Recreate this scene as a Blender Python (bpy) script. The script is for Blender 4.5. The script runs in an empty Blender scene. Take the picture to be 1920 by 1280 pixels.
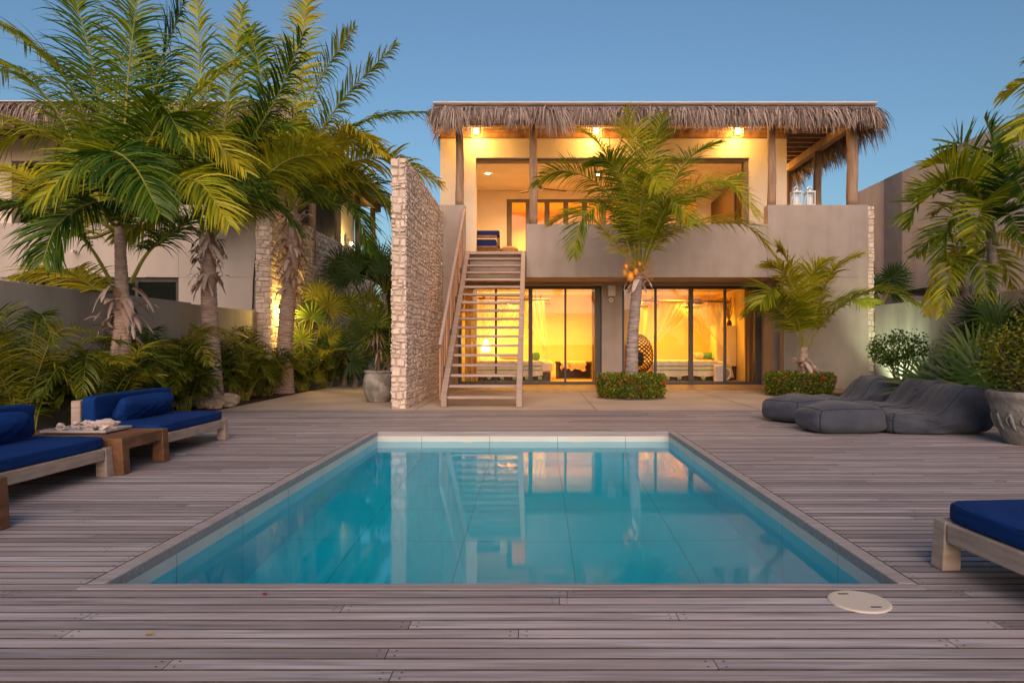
import bpy, math, random
from mathutils import Vector, Matrix, noise
random.seed(7)
R = math.radians
scn = bpy.context.scene
COL = scn.collection
U = random.uniform
F, CX, CY, H = 1280.0, 1004.0, 644.0, 1.1

def at(px, py, Y):                       # pixel of the photograph at depth Y -> point in the place
    return Vector(((px - CX) * Y / F, Y, H - (py - CY) * Y / F))

# ------------------------------------------------------------------ materials
def new_mat(name):
    m = bpy.data.materials.new(name); m.use_nodes = True
    nt = m.node_tree; nt.nodes.clear()
    out = nt.nodes.new('ShaderNodeOutputMaterial')
    return m, nt, out
def N(nt, t, **kw):
    n = nt.nodes.new(t)
    for k, v in kw.items(): setattr(n, k, v)
    return n
def c4(c): return (c[0], c[1], c[2], 1)
def ramp(nt, stops):
    r = N(nt, 'ShaderNodeValToRGB')
    e = r.color_ramp.elements
    while len(e) < len(stops): e.new(0.5)
    for i, (p, c) in enumerate(stops): e[i].position = p; e[i].color = c4(c)
    return r
def mat(name, c1, c2=None, scale=3, rough=.8, bump=0, bscale=40, stretch=(1,1,1), bstretch=None, spec=.3, metal=0,
        rnd=0, lo=.35, hi=.65, stain=None, stain_scale=1.2, stain_amt=.5, stain_stretch=(1,1,1), dist=.02):
    m, nt, out = new_mat(name)
    L = nt.links.new
    tc = N(nt, 'ShaderNodeTexCoord')
    b = N(nt, 'ShaderNodeBsdfPrincipled')
    b.inputs['Roughness'].default_value = rough
    b.inputs['Specular IOR Level'].default_value = spec
    b.inputs['Metallic'].default_value = metal
    def noise_tex(sc, st, det=6):
        mp = N(nt, 'ShaderNodeMapping'); mp.inputs['Scale'].default_value = st
        L(tc.outputs['Object'], mp.inputs['Vector'])
        n = N(nt, 'ShaderNodeTexNoise'); n.inputs['Scale'].default_value = sc; n.inputs['Detail'].default_value = det
        L(mp.outputs[0], n.inputs['Vector'])
        return n
    c2 = c2 or c1
    n = noise_tex(scale, stretch)
    r = ramp(nt, [(lo, c1), (hi, c2)])
    L(n.outputs['Fac'], r.inputs['Fac'])
    colour = r.outputs['Color']
    if stain:
        n2 = noise_tex(stain_scale, stain_stretch, 8)
        r2 = ramp(nt, [(.45, (0,0,0)), (.72, (stain_amt,)*3)])
        L(n2.outputs['Fac'], r2.inputs['Fac'])
        mx = N(nt, 'ShaderNodeMix', data_type='RGBA')
        L(r2.outputs['Color'], mx.inputs['Factor']); L(colour, mx.inputs['A']); mx.inputs['B'].default_value = c4(stain)
        colour = mx.outputs['Result']
    if rnd:
        a = N(nt, 'ShaderNodeAttribute', attribute_name='rnd')
        mr = N(nt, 'ShaderNodeMapRange'); mr.inputs['To Min'].default_value = 1 - rnd; mr.inputs['To Max'].default_value = 1 + rnd
        L(a.outputs['Fac'], mr.inputs['Value'])
        mx = N(nt, 'ShaderNodeMix', data_type='RGBA', blend_type='MULTIPLY'); mx.inputs['Factor'].default_value = 1
        L(colour, mx.inputs['A']); L(mr.outputs[0], mx.inputs['B'])
        colour = mx.outputs['Result']
    L(colour, b.inputs['Base Color'])
    if bump:
        n3 = noise_tex(bscale, bstretch or stretch, 8)
        bp = N(nt, 'ShaderNodeBump'); bp.inputs['Strength'].default_value = bump; bp.inputs['Distance'].default_value = dist
        L(n3.outputs['Fac'], bp.inputs['Height']); L(bp.outputs[0], b.inputs['Normal'])
    L(b.outputs[0], out.inputs['Surface'])
    return m
def leaf_mat(name, stops, trans=.35, rough=.45):
    m, nt, out = new_mat(name); L = nt.links.new
    a = N(nt, 'ShaderNodeAttribute', attribute_name='rnd')
    r = ramp(nt, stops); L(a.outputs['Fac'], r.inputs['Fac'])
    b = N(nt, 'ShaderNodeBsdfPrincipled'); b.inputs['Roughness'].default_value = rough; b.inputs['Specular IOR Level'].default_value = .3
    t = N(nt, 'ShaderNodeBsdfTranslucent'); mx = N(nt, 'ShaderNodeMixShader'); mx.inputs[0].default_value = trans
    L(r.outputs['Color'], b.inputs['Base Color']); L(r.outputs['Color'], t.inputs['Color'])
    L(b.outputs[0], mx.inputs[1]); L(t.outputs[0], mx.inputs[2]); L(mx.outputs[0], out.inputs['Surface'])
    return m
def emit(name, c, s):
    m, nt, out = new_mat(name)
    e = N(nt, 'ShaderNodeEmission'); e.inputs['Color'].default_value = c4(c); e.inputs['Strength'].default_value = s
    nt.links.new(e.outputs[0], out.inputs['Surface'])
    return m
def sheer(name, c, alpha):
    m, nt, out = new_mat(name); L = nt.links.new
    t = N(nt, 'ShaderNodeBsdfTransparent'); d = N(nt, 'ShaderNodeBsdfDiffuse'); d.inputs['Color'].default_value = c4(c)
    tl = N(nt, 'ShaderNodeBsdfTranslucent'); tl.inputs['Color'].default_value = c4(c)
    m1 = N(nt, 'ShaderNodeMixShader'); m1.inputs[0].default_value = .5
    L(d.outputs[0], m1.inputs[1]); L(tl.outputs[0], m1.inputs[2])
    m2 = N(nt, 'ShaderNodeMixShader'); m2.inputs[0].default_value = alpha
    L(t.outputs[0], m2.inputs[1]); L(m1.outputs[0], m2.inputs[2]); L(m2.outputs[0], out.inputs['Surface'])
    return m
def pane_mat(name, tint=(1,1,1), base=.02, gain=1.0):
    m, nt, out = new_mat(name); L = nt.links.new
    t = N(nt, 'ShaderNodeBsdfTransparent'); t.inputs['Color'].default_value = c4(tint)
    g = N(nt, 'ShaderNodeBsdfGlossy'); g.inputs['Roughness'].default_value = .01
    fr = N(nt, 'ShaderNodeFresnel'); fr.inputs['IOR'].default_value = 1.5
    mx = N(nt, 'ShaderNodeMixShader')
    mm = N(nt, 'ShaderNodeMath', operation='MULTIPLY_ADD'); mm.inputs[1].default_value = gain; mm.inputs[2].default_value = base
    L(fr.outputs[0], mm.inputs[0]); L(mm.outputs[0], mx.inputs[0])
    L(t.outputs[0], mx.inputs[1]); L(g.outputs[0], mx.inputs[2]); L(mx.outputs[0], out.inputs['Surface'])
    return m
def deck_mat(name, dark, light, red):
    m, nt, out = new_mat(name); L = nt.links.new
    tc = N(nt, 'ShaderNodeTexCoord'); a = N(nt, 'ShaderNodeAttribute', attribute_name='rnd')
    off = N(nt, 'ShaderNodeVectorMath', operation='ADD')
    cmb = N(nt, 'ShaderNodeCombineXYZ'); ml = N(nt, 'ShaderNodeMath', operation='MULTIPLY'); ml.inputs[1].default_value = 37
    L(a.outputs['Fac'], ml.inputs[0]); L(ml.outputs[0], cmb.inputs[0]); L(ml.outputs[0], cmb.inputs[2])
    L(tc.outputs['Object'], off.inputs[0]); L(cmb.outputs[0], off.inputs[1])
    def nz(sc, st, det=6, d=0):
        mp = N(nt, 'ShaderNodeMapping'); mp.inputs['Scale'].default_value = st
        L(off.outputs[0], mp.inputs[0])
        n = N(nt, 'ShaderNodeTexNoise'); n.inputs['Scale'].default_value = sc; n.inputs['Detail'].default_value = det; n.inputs['Distortion'].default_value = d
        L(mp.outputs[0], n.inputs['Vector']); return n
    g = nz(14, (.12, 3.2, 3), 8, .6)
    r = ramp(nt, [(.3, dark), (.7, light)]); L(g.outputs['Fac'], r.inputs['Fac'])
    p = nz(1.3, (.7, 2.2, 1), 5)
    r2 = ramp(nt, [(.42, (0,0,0)), (.7, (.75,.75,.75))]); L(p.outputs['Fac'], r2.inputs['Fac'])
    mx = N(nt, 'ShaderNodeMix', data_type='RGBA'); L(r2.outputs[0], mx.inputs['Factor']); L(r.outputs[0], mx.inputs['A']); mx.inputs['B'].default_value = c4(red)
    mr = N(nt, 'ShaderNodeMapRange'); mr.inputs['To Min'].default_value = .66; mr.inputs['To Max'].default_value = 1.28
    L(a.outputs['Fac'], mr.inputs['Value'])
    mu = N(nt, 'ShaderNodeMix', data_type='RGBA', blend_type='MULTIPLY'); mu.inputs['Factor'].default_value = 1
    L(mx.outputs['Result'], mu.inputs['A']); L(mr.outputs[0], mu.inputs['B'])
    b = N(nt, 'ShaderNodeBsdfPrincipled'); b.inputs['Roughness'].default_value = .62; b.inputs['Specular IOR Level'].default_value = .35
    L(mu.outputs['Result'], b.inputs['Base Color'])
    bp = N(nt, 'ShaderNodeBump'); bp.inputs['Strength'].default_value = .35; bp.inputs['Distance'].default_value = .004
    L(g.outputs['Fac'], bp.inputs['Height']); L(bp.outputs[0], b.inputs['Normal'])
    L(b.outputs[0], out.inputs['Surface'])
    return m

WHITE = mat('white_paint', (.7,.68,.64), (.62,.6,.56), rough=.6)
STUCCO = mat('stucco', (.36,.305,.265), (.41,.35,.305), scale=2.2, rough=.85, bump=.12, bscale=90, stain=(.26,.225,.2), stain_scale=1.6, stain_stretch=(2.3,2.3,.3), stain_amt=.38, spec=.2)
CREAM = mat('cream_wall', (.72,.62,.49), (.78,.68,.54), scale=2, rough=.8, bump=.06, bscale=80, spec=.2)
ROOMW = mat('room_wall_paint', (.74,.6,.32), (.78,.64,.36), rough=.85, spec=.1)
GREYST = mat('garden_wall_stucco', (.44,.395,.355), (.5,.45,.41), scale=1.6, rough=.9, bump=.15, bscale=60, stain=(.21,.185,.165), stain_scale=1.1, stain_stretch=(1.6,1.6,.5), stain_amt=.6, spec=.15)
PALEST = mat('neighbour_stucco', (.63,.57,.54), (.67,.61,.58), scale=1.4, rough=.9, bump=.08, bscale=60, stain=(.36,.3,.27), stain_scale=.8, stain_stretch=(2,2,.4), stain_amt=.4, spec=.15)
NBST = mat('left_neighbour_stucco', (.44,.385,.34), (.48,.42,.375), scale=1.4, rough=.9, bump=.08, bscale=60, stain=(.33,.285,.25), stain_scale=.8, stain_stretch=(2,2,.4), stain_amt=.4, spec=.15)
BANDST = mat('grey_band_stucco', (.29,.285,.3), (.33,.32,.33), rough=.9)
STONE = mat('coral_stone', (.76,.64,.54), (.66,.55,.46), scale=9, rough=.95, bump=.6, bscale=45, rnd=.14, stain=(.5,.4,.33), stain_scale=5, stain_amt=.4, spec=.1, dist=.015)
MORTAR = mat('stone_joint', (.56,.46,.38), (.45,.36,.29), scale=20, rough=1, bump=.4, bscale=60)
DECK = deck_mat('weathered_deck', (.215,.194,.197), (.51,.472,.475), (.325,.265,.25))
DECKEDGE = mat('gap_shade_edge', (.06,.042,.038), (.1,.072,.062), scale=9, rough=.95)  # shade of the board gaps painted into the colour of sides and chamfers
COPE = deck_mat('coping_wood', (.27,.24,.235), (.46,.42,.41), (.37,.32,.3))
SCREW = mat('screw_steel', (.06,.05,.05), rough=.6)
CONC = mat('patio_concrete', (.5,.4,.3), (.57,.465,.35), scale=1.8, rough=.85, bump=.08, bscale=120, stain=(.31,.24,.175), stain_scale=.9, stain_amt=.6, spec=.2)
JOINT = mat('joint_dark', (.14,.11,.09), rough=.9)
SOIL = mat('dark_soil', (.05,.032,.024), (.085,.055,.04), scale=14, rough=1, bump=.8, bscale=50)
SAND = mat('dry_ground', (.22,.17,.12), (.3,.23,.17), scale=2, rough=1, bump=.3, bscale=30)
STAIRW = deck_mat('stair_wood', (.27,.2,.165), (.5,.39,.33), (.38,.27,.21))
SLATW = deck_mat('baluster_wood', (.32,.17,.09), (.5,.28,.16), (.42,.22,.12))
WASHED = mat('whitewashed_teak', (.44,.35,.29), (.33,.25,.2), scale=6, rough=.7, bump=.3, bscale=14, stretch=(.9,.9,6), spec=.25, rnd=.08, dist=.006)
TEAK = mat('brown_teak', (.22,.105,.05), (.13,.06,.028), scale=5, rough=.5, bump=.3, bscale=12, stretch=(4,1,4), stain=(.06,.025,.015), stain_scale=6, stain_amt=.6, spec=.35, rnd=.15, dist=.006)
POSTW = mat('driftwood_post', (.42,.29,.2), (.29,.19,.13), scale=5, rough=.85, bump=.5, bscale=10, stretch=(5,5,.4), stain=(.16,.11,.085), stain_scale=3, stain_stretch=(3,3,.4), stain_amt=.6, dist=.02)
BEAMW = mat('roof_beam_wood', (.45,.25,.12), (.3,.155,.07), scale=4, rough=.75, bump=.3, bscale=12, stretch=(.5,3,3), stain=(.05,.025,.015), stain_scale=5, stain_stretch=(1,1,1), stain_amt=.7)
RAFTW = mat('rafter_wood', (.42,.27,.16), (.3,.19,.11), scale=5, rough=.8, bump=.3, bscale=12)
FASCIA = mat('layered_fascia', (.16,.12,.1), (.28,.21,.18), scale=8, rough=.95, bump=.7, bscale=20, stretch=(.3,1,8), dist=.02)
THATCH = leaf_mat('dry_thatch', [(0,(.05,.035,.03)), (.45,(.27,.2,.17)), (1,(.52,.42,.36))], trans=.08, rough=.85)
HUSK = leaf_mat('dry_palm_husk', [(0,(.2,.12,.08)), (.5,(.46,.33,.26)), (1,(.66,.53,.46))], trans=.1, rough=.85)
TRUNK = mat('palm_bark', (.6,.45,.37), (.42,.3,.235), scale=5, rough=.95, bump=.8, bscale=16, stretch=(1.2,1.2,7), stain=(.28,.19,.15), stain_scale=3, stain_stretch=(1,1,3), stain_amt=.6, dist=.025, rnd=.2)
TRUNKG = mat('grey_palm_bark', (.42,.35,.32), (.28,.23,.205), scale=5, rough=.95, bump=.8, bscale=16, stretch=(1.2,1.2,7), stain=(.12,.095,.085), stain_scale=3, stain_stretch=(1,1,3), stain_amt=.6, dist=.025, rnd=.2)
SHAFT = mat('green_crownshaft', (.1,.14,.03), (.16,.18,.05), scale=4, rough=.5, stretch=(4,4,.5))
PALMLEAF = leaf_mat('palm_leaf', [(0,(.02,.07,.006)), (.35,(.12,.2,.009)), (.7,(.38,.39,.012)), (1,(.56,.44,.02))])
PALMBRIGHT = leaf_mat('bright_palm_leaf', [(0,(.06,.12,.008)), (.35,(.25,.3,.012)), (.75,(.48,.44,.018)), (1,(.62,.48,.03))], trans=.45)
DARKLEAF = leaf_mat('dark_palm_leaf', [(0,(.014,.04,.009)), (.5,(.05,.105,.016)), (1,(.14,.19,.02))])
ARECA = leaf_mat('areca_leaf', [(0,(.024,.058,.007)), (.5,(.1,.145,.011)), (1,(.3,.27,.018))])
RACHIS = mat('palm_rachis', (.3,.27,.04), (.2,.2,.03), rough=.5, spec=.4)
HEDGE = leaf_mat('hedge_leaf', [(0,(.03,.07,.008)), (.5,(.12,.18,.014)), (1,(.34,.33,.025))], trans=.3)
YBUSH = leaf_mat('yellow_bush_leaf', [(0,(.03,.04,.005)), (.5,(.13,.13,.01)), (1,(.34,.29,.02))], trans=.35)
GBUSH = leaf_mat('green_bush_leaf', [(0,(.025,.075,.01)), (.5,(.09,.19,.02)), (1,(.2,.3,.04))], trans=.3)
RED = leaf_mat('red_flower', [(0,(.5,.04,.02)), (1,(.7,.12,.06))], trans=.3)
TWIG = mat('twig', (.16,.1,.07), (.24,.16,.11), rough=.9)
COCO = mat('orange_coconut', (.75,.33,.03), (.6,.25,.03), scale=6, rough=.4, spec=.5)
INFLO = mat('orange_flower_stem', (.6,.27,.05), (.45,.18,.03), rough=.7)
BLUE = mat('blue_canvas', (.004,.036,.17), (.003,.027,.13), scale=3, rough=.85, bump=.25, bscale=260, spec=.15, dist=.002)
NAVY = mat('navy_canvas', (.01,.02,.12), rough=.9)
PIPING = mat('blue_piping', (.003,.022,.1), rough=.8)
POT = mat('glazed_grey_pot', (.2,.185,.16), (.38,.35,.31), scale=4, lo=.42, hi=.58, rough=.7, bump=.4, bscale=18, stain=(.13,.115,.095), stain_scale=6, stain_amt=.95, spec=.3)
POTC = mat('concrete_pot', (.19,.178,.165), (.27,.255,.235), scale=6, rough=.9, bump=.9, bscale=12, stain=(.15,.135,.12), stain_scale=4, stain_amt=.7, spec=.2, dist=.03)
ROCK = mat('pale_coral_rock', (.62,.48,.36), (.45,.34,.25), scale=7, rough=.95, bump=.9, bscale=25, dist=.02)
CORAL = mat('bleached_coral', (.62,.53,.48), (.4,.32,.28), scale=14, rough=.9, bump=.8, bscale=50, rnd=.2, dist=.01)
TRAY = mat('grey_tray', (.36,.34,.33), (.42,.4,.39), rough=.5)
CREAMLID = mat('cream_plastic', (.58,.52,.42), (.62,.56,.46), rough=.5, stain=(.45,.4,.33), stain_scale=4, stain_amt=.3)
DARKF = mat('dark_aluminium', (.05,.045,.04), (.065,.058,.05), rough=.45, spec=.4)
TAUPEF = mat('taupe_frame', (.13,.11,.085), (.16,.135,.105), rough=.55)
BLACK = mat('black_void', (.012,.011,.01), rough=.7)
PANE = pane_mat('window_glass', base=.0, gain=.42)
PANEDARK = pane_mat('tinted_glass', tint=(.35,.33,.3), base=.0, gain=.35)
NET = sheer('mosquito_net', (.92,.85,.7), .55)
CURT = sheer('gold_curtain', (.6,.42,.2), .95)
LINEN = mat('cream_linen', (.74,.66,.5), (.7,.62,.46), scale=6, rough=.9, bump=.2, bscale=200)
STRIPE = mat('green_stripe', (.12,.3,.14), rough=.9)
POM = mat('green_pompom', (.4,.55,.28), (.3,.46,.2), scale=40, rough=1, bump=1, bscale=120)
GREENC = mat('green_cushion', (.1,.24,.11), (.07,.17,.08), scale=9, rough=.9)
SLEEP = mat('grey_pillow', (.5,.42,.3), (.4,.33,.22), scale=6, rough=.9)
DARKWOOD = mat('dark_bench_wood', (.09,.05,.025), (.07,.04,.02), rough=.6)
FUR = mat('sheepskin', (.5,.36,.2), (.66,.5,.3), scale=18, rough=1, bump=1, bscale=60)
EGG = mat('red_rattan', (.09,.012,.008), (.06,.01,.006), rough=.6)
BAMBOO = mat('bamboo_pole', (.4,.2,.06), (.3,.15,.045), scale=8, rough=.6)
FLOORT = mat('terrace_floor', (.4,.25,.13), (.34,.21,.11), scale=4, rough=.55)
CHROME = mat('brushed_steel', (.5,.48,.46), rough=.3, metal=1)
GREYPL = mat('grey_box_paint', (.68,.63,.59), rough=.6)
CABLE = mat('black_cable', (.02,.018,.016), rough=.6)
CANDLE = mat('candle_wax', (.75,.72,.66), rough=.5)
TEAL = mat('teal_base', (.12,.4,.34), rough=.5)
DRYBR = mat('dry_bouquet', (.3,.18,.09), rough=.9)
BULB = emit('lamp_bulb', (1,.62,.2), 24)
DOWNL = emit('downlight_lens', (1,.72,.4), 40)
WALLBULB = emit('wall_lamp_bulb', (1,.72,.3), 45)
SHADE = emit('paper_shade', (1,.6,.16), 6)
m, nt, out = new_mat('knit_fabric'); L = nt.links.new
tc = N(nt,'ShaderNodeTexCoord'); b = N(nt,'ShaderNodeBsdfPrincipled'); b.inputs['Roughness'].default_value = .9; b.inputs['Specular IOR Level'].default_value = .15
b.inputs['Sheen Weight'].default_value = .15
nz = N(nt,'ShaderNodeTexNoise'); nz.inputs['Scale'].default_value = 4; L(tc.outputs['Object'], nz.inputs['Vector'])
rr = ramp(nt, [(.3,(.042,.05,.068)), (.7,(.064,.073,.096))]); L(nz.outputs['Fac'], rr.inputs['Fac']); L(rr.outputs[0], b.inputs['Base Color'])
w = N(nt,'ShaderNodeTexWave', bands_direction='X'); w.inputs['Scale'].default_value = 11; w.inputs['Distortion'].default_value = 1.2; w.inputs['Detail'].default_value = 2
L(tc.outputs['Object'], w.inputs['Vector'])
bp = N(nt,'ShaderNodeBump'); bp.inputs['Strength'].default_value = .28; bp.inputs['Distance'].default_value = .006
L(w.outputs['Fac'], bp.inputs['Height']); L(bp.outputs[0], b.inputs['Normal']); L(b.outputs[0], out.inputs['Surface'])
KNIT = m
SEAM = mat('seam_thread', (.02,.023,.03), rough=.95)
# pool tiles: large cream slabs with thin joints
m, nt, out = new_mat('pool_tile'); L = nt.links.new
tc = N(nt,'ShaderNodeTexCoord'); sp = N(nt,'ShaderNodeSeparateXYZ'); L(tc.outputs['Object'], sp.inputs[0])
def line(sock, offset, period, w):
    a1 = N(nt,'ShaderNodeMath', operation='ADD'); a1.inputs[1].default_value = offset + 50*period; L(sock, a1.inputs[0])
    a2 = N(nt,'ShaderNodeMath', operation='MODULO'); a2.inputs[1].default_value = period; L(a1.outputs[0], a2.inputs[0])
    a3 = N(nt,'ShaderNodeMath', operation='LESS_THAN'); a3.inputs[1].default_value = w; L(a2.outputs[0], a3.inputs[0])
    return a3.outputs[0]
j1 = line(sp.outputs[0], 1.424, .849, .006); j2 = line(sp.outputs[1], -.36, .849, .006); j3 = line(sp.outputs[2], .5, .6, .006)
geo = N(nt,'ShaderNodeNewGeometry'); sn = N(nt,'ShaderNodeSeparateXYZ'); L(geo.outputs['Normal'], sn.inputs[0])
def notalong(j, s):
    ab = N(nt,'ShaderNodeMath', operation='ABSOLUTE'); L(s, ab.inputs[0])
    lt = N(nt,'ShaderNodeMath', operation='LESS_THAN'); lt.inputs[1].default_value = .5; L(ab.outputs[0], lt.inputs[0])
    mu = N(nt,'ShaderNodeMath', operation='MULTIPLY'); L(j, mu.inputs[0]); L(lt.outputs[0], mu.inputs[1]); return mu.outputs[0]
js = [notalong(j1, sn.outputs[0]), notalong(j2, sn.outputs[1])]
mx1 = N(nt,'ShaderNodeMath', operation='MAXIMUM'); L(js[0], mx1.inputs[0]); L(js[1], mx1.inputs[1])
mx = N(nt,'ShaderNodeMix', data_type='RGBA'); L(mx1.outputs[0], mx.inputs['Factor'])
nz = N(nt,'ShaderNodeTexNoise'); nz.inputs['Scale'].default_value = 1.5; L(tc.outputs['Object'], nz.inputs['Vector'])
rr = ramp(nt, [(.3,(.6,.56,.5)), (.7,(.7,.66,.6))]); L(nz.outputs['Fac'], rr.inputs['Fac'])
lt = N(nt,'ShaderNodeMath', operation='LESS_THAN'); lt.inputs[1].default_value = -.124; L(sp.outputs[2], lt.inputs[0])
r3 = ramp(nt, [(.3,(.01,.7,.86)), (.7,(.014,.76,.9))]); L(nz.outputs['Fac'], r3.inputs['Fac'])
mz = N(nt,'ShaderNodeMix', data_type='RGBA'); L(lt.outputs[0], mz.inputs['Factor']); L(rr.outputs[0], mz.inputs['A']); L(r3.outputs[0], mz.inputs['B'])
L(mz.outputs['Result'], mx.inputs['A']); mx.inputs['B'].default_value = (.05,.26,.33,1)
b = N(nt,'ShaderNodeBsdfPrincipled'); b.inputs['Roughness'].default_value = .4; L(mx.outputs['Result'], b.inputs['Base Color']); L(b.outputs[0], out.inputs['Surface'])
TILE = m
# pool water: clear refracting body with absorption
m, nt, out = new_mat('pool_water'); L = nt.links.new
b = N(nt,'ShaderNodeBsdfPrincipled'); b.inputs['Base Color'].default_value = (1,1,1,1); b.inputs['Roughness'].default_value = .045
b.inputs['IOR'].default_value = 1.333; b.inputs['Transmission Weight'].default_value = 1
tc = N(nt,'ShaderNodeTexCoord'); mp = N(nt,'ShaderNodeMapping'); mp.inputs['Scale'].default_value = (1,.55,1); L(tc.outputs['Object'], mp.inputs[0])
nz = N(nt,'ShaderNodeTexNoise'); nz.inputs['Scale'].default_value = 5; nz.inputs['Detail'].default_value = 2; L(mp.outputs[0], nz.inputs['Vector'])
bp = N(nt,'ShaderNodeBump'); bp.inputs['Strength'].default_value = .025; bp.inputs['Distance'].default_value = .01
L(nz.outputs['Fac'], bp.inputs['Height']); L(bp.outputs[0], b.inputs['Normal'])
L(b.outputs[0], out.inputs['Surface'])
va = N(nt,'ShaderNodeVolumeAbsorption'); va.inputs['Color'].default_value = (.1,.98,.998,1); va.inputs['Density'].default_value = 1.0
L(va.outputs[0], out.inputs['Volume'])
WATER = m

# ------------------------------------------------------------------ mesh helpers
class MB:
    def __init__(s): s.v = []; s.f = []; s.m = []; s.r = []; s.mi = 0; s.rv = .5
    def add(s, vs, fs):
        o = len(s.v); s.v += [tuple(v) for v in vs]
        for f in fs: s.f.append([i + o for i in f]); s.m.append(s.mi); s.r.append(s.rv)
    def box(s, x0, x1, y0, y1, z0, z1):
        s.add([(x0,y0,z0),(x1,y0,z0),(x1,y1,z0),(x0,y1,z0),(x0,y0,z1),(x1,y0,z1),(x1,y1,z1),(x0,y1,z1)],
              [(0,3,2,1),(4,5,6,7),(0,1,5,4),(1,2,6,5),(2,3,7,6),(3,0,4,7)])
        return s
    def bar(s, p, q, w, h, up=(0,0,1), w2=None, h2=None):
        p, q = Vector(p), Vector(q); d = (q-p).normalized(); u = Vector(up)
        if abs(d.dot(u)) > .99: u = Vector((0,1,0))
        sd = d.cross(u).normalized(); u = sd.cross(d)
        w2 = w2 or w; h2 = h2 or h
        vs = [p + sd*a*w/2 + u*b*h/2 for a,b in ((-1,-1),(1,-1),(1,1),(-1,1))] + [q + sd*a*w2/2 + u*b*h2/2 for a,b in ((-1,-1),(1,-1),(1,1),(-1,1))]
        s.add(vs, [(0,1,2,3),(7,6,5,4),(0,4,5,1),(1,5,6,2),(2,6,7,3),(3,7,4,0)])
        return s
    def tube(s, pts, rad, n=8, cap=True):
        pts = [Vector(p) for p in pts]
        if not hasattr(rad, '__len__'): rad = [rad]*len(pts)
        vs = []; fs = []; ref = None
        for i, p in enumerate(pts):
            d = (pts[min(i+1, len(pts)-1)] - pts[max(i-1, 0)]).normalized()
            if ref is None: ref = Vector((1,0,0)) if abs(d.x) < .9 else Vector((0,1,0))
            a = (ref - d*ref.dot(d)).normalized(); ref = a; b_ = d.cross(a)
            for k in range(n):
                t = 2*math.pi*k/n; vs.append(p + (a*math.cos(t) + b_*math.sin(t))*rad[i])
        for i in range(len(pts)-1):
            for k in range(n):
                k2 = (k+1) % n; fs.append((i*n+k, i*n+k2, (i+1)*n+k2, (i+1)*n+k))
        if cap: fs.append(tuple(reversed(range(n)))); fs.append(tuple((len(pts)-1)*n+k for k in range(n)))
        s.add(vs, fs); return s
    def lathe(s, prof, c=(0,0,0), n=32, wob=0):
        vs = []; fs = []; c = Vector(c)
        for (r, z) in prof:
            for k in range(n):
                t = 2*math.pi*k/n; rr_ = r*(1 + wob*noise.noise(Vector((math.cos(t)*2, math.sin(t)*2, z*3))))
                vs.append(c + Vector((rr_*math.cos(t), rr_*math.sin(t), z)))
        for i in range(len(prof)-1):
            for k in range(n):
                k2 = (k+1) % n; fs.append((i*n+k, i*n+k2, (i+1)*n+k2, (i+1)*n+k))
        s.add(vs, fs); return s
    def ribbon(s, pts, side, widths):
        vs = []; fs = []
        for p, w in zip(pts, widths):
            vs += [p - side*w/2, p + side*w/2]
        for i in range(len(pts)-1): fs.append((2*i, 2*i+1, 2*i+3, 2*i+2))
        s.add(vs, fs)
    def cube_grid(s, n, fn):
        """subdivided cube [-1,1]^3, every vertex mapped by fn"""
        idx = {}; vs = []; fs = []
        def vid(a, b_, c):
            k = (a, b_, c)
            if k not in idx: idx[k] = len(vs); vs.append(fn(Vector((2*a/n-1, 2*b_/n-1, 2*c/n-1))))
            return idx[k]
        for i in range(n):
            for j in range(n):
                fs.append((vid(i,j,0), vid(i,j+1,0), vid(i+1,j+1,0), vid(i+1,j,0)))
                fs.append((vid(i,j,n), vid(i+1,j,n), vid(i+1,j+1,n), vid(i,j+1,n)))
                fs.append((vid(i,0,j), vid(i+1,0,j), vid(i+1,0,j+1), vid(i,0,j+1)))
                fs.append((vid(i,n,j), vid(i,n,j+1), vid(i+1,n,j+1), vid(i+1,n,j)))
                fs.append((vid(0,i,j), vid(0,i,j+1), vid(0,i+1,j+1), vid(0,i+1,j)))
                fs.append((vid(n,i,j), vid(n,i+1,j), vid(n,i+1,j+1), vid(n,i,j+1)))
        s.add(vs, fs); return s
    def blob(s, c, r, seed=0, amp=.25, n=8, sq=(1,1,1), e=2.6):
        c = Vector(c)
        def fn(p):
            k = sum(abs(x)**e for x in p)**(-1/e); q = p*k
            d = 1 + amp*noise.noise(q*1.7 + Vector((seed*3.1, seed*1.7, seed)))
            return c + Vector((q.x*sq[0], q.y*sq[1], q.z*sq[2]))*r*d
        return s.cube_grid(n, fn)
    def build(s, name, mats, parent=None, smooth=False, bevel=0, local=False):
        o_ = (0,0,0) if (local or parent is None) else tuple(world_loc(parent))
        me = bpy.data.meshes.new(name)
        vs = s.v if o_ == (0,0,0) else [(a-o_[0], b_-o_[1], c-o_[2]) for a,b_,c in s.v]
        me.from_pydata(vs, [], s.f)
        if not isinstance(mats, (list, tuple)): mats = [mats]
        for m_ in mats: me.materials.append(m_)
        me.polygons.foreach_set('material_index', s.m)
        a = me.attributes.new('rnd', 'FLOAT', 'FACE'); a.data.foreach_set('value', s.r)
        if smooth: me.polygons.foreach_set('use_smooth', [True]*len(s.f))
        me.update()
        ob = bpy.data.objects.new(name, me); COL.objects.link(ob)
        if parent is not None: ob.parent = parent
        if bevel:
            md = ob.modifiers.new('bevel', 'BEVEL'); md.width = bevel; md.segments = 2; md.limit_method = 'ANGLE'; md.angle_limit = R(40)
        return ob
def world_loc(o):
    v = Vector((0,0,0))
    while o is not None: v += o.location; o = o.parent
    return v
def tag(o, label=None, cat=None, group=None, kind=None):
    if label: o['label'] = label
    if cat: o['category'] = cat
    if group: o['group'] = group
    if kind: o['kind'] = kind
    return o
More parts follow.
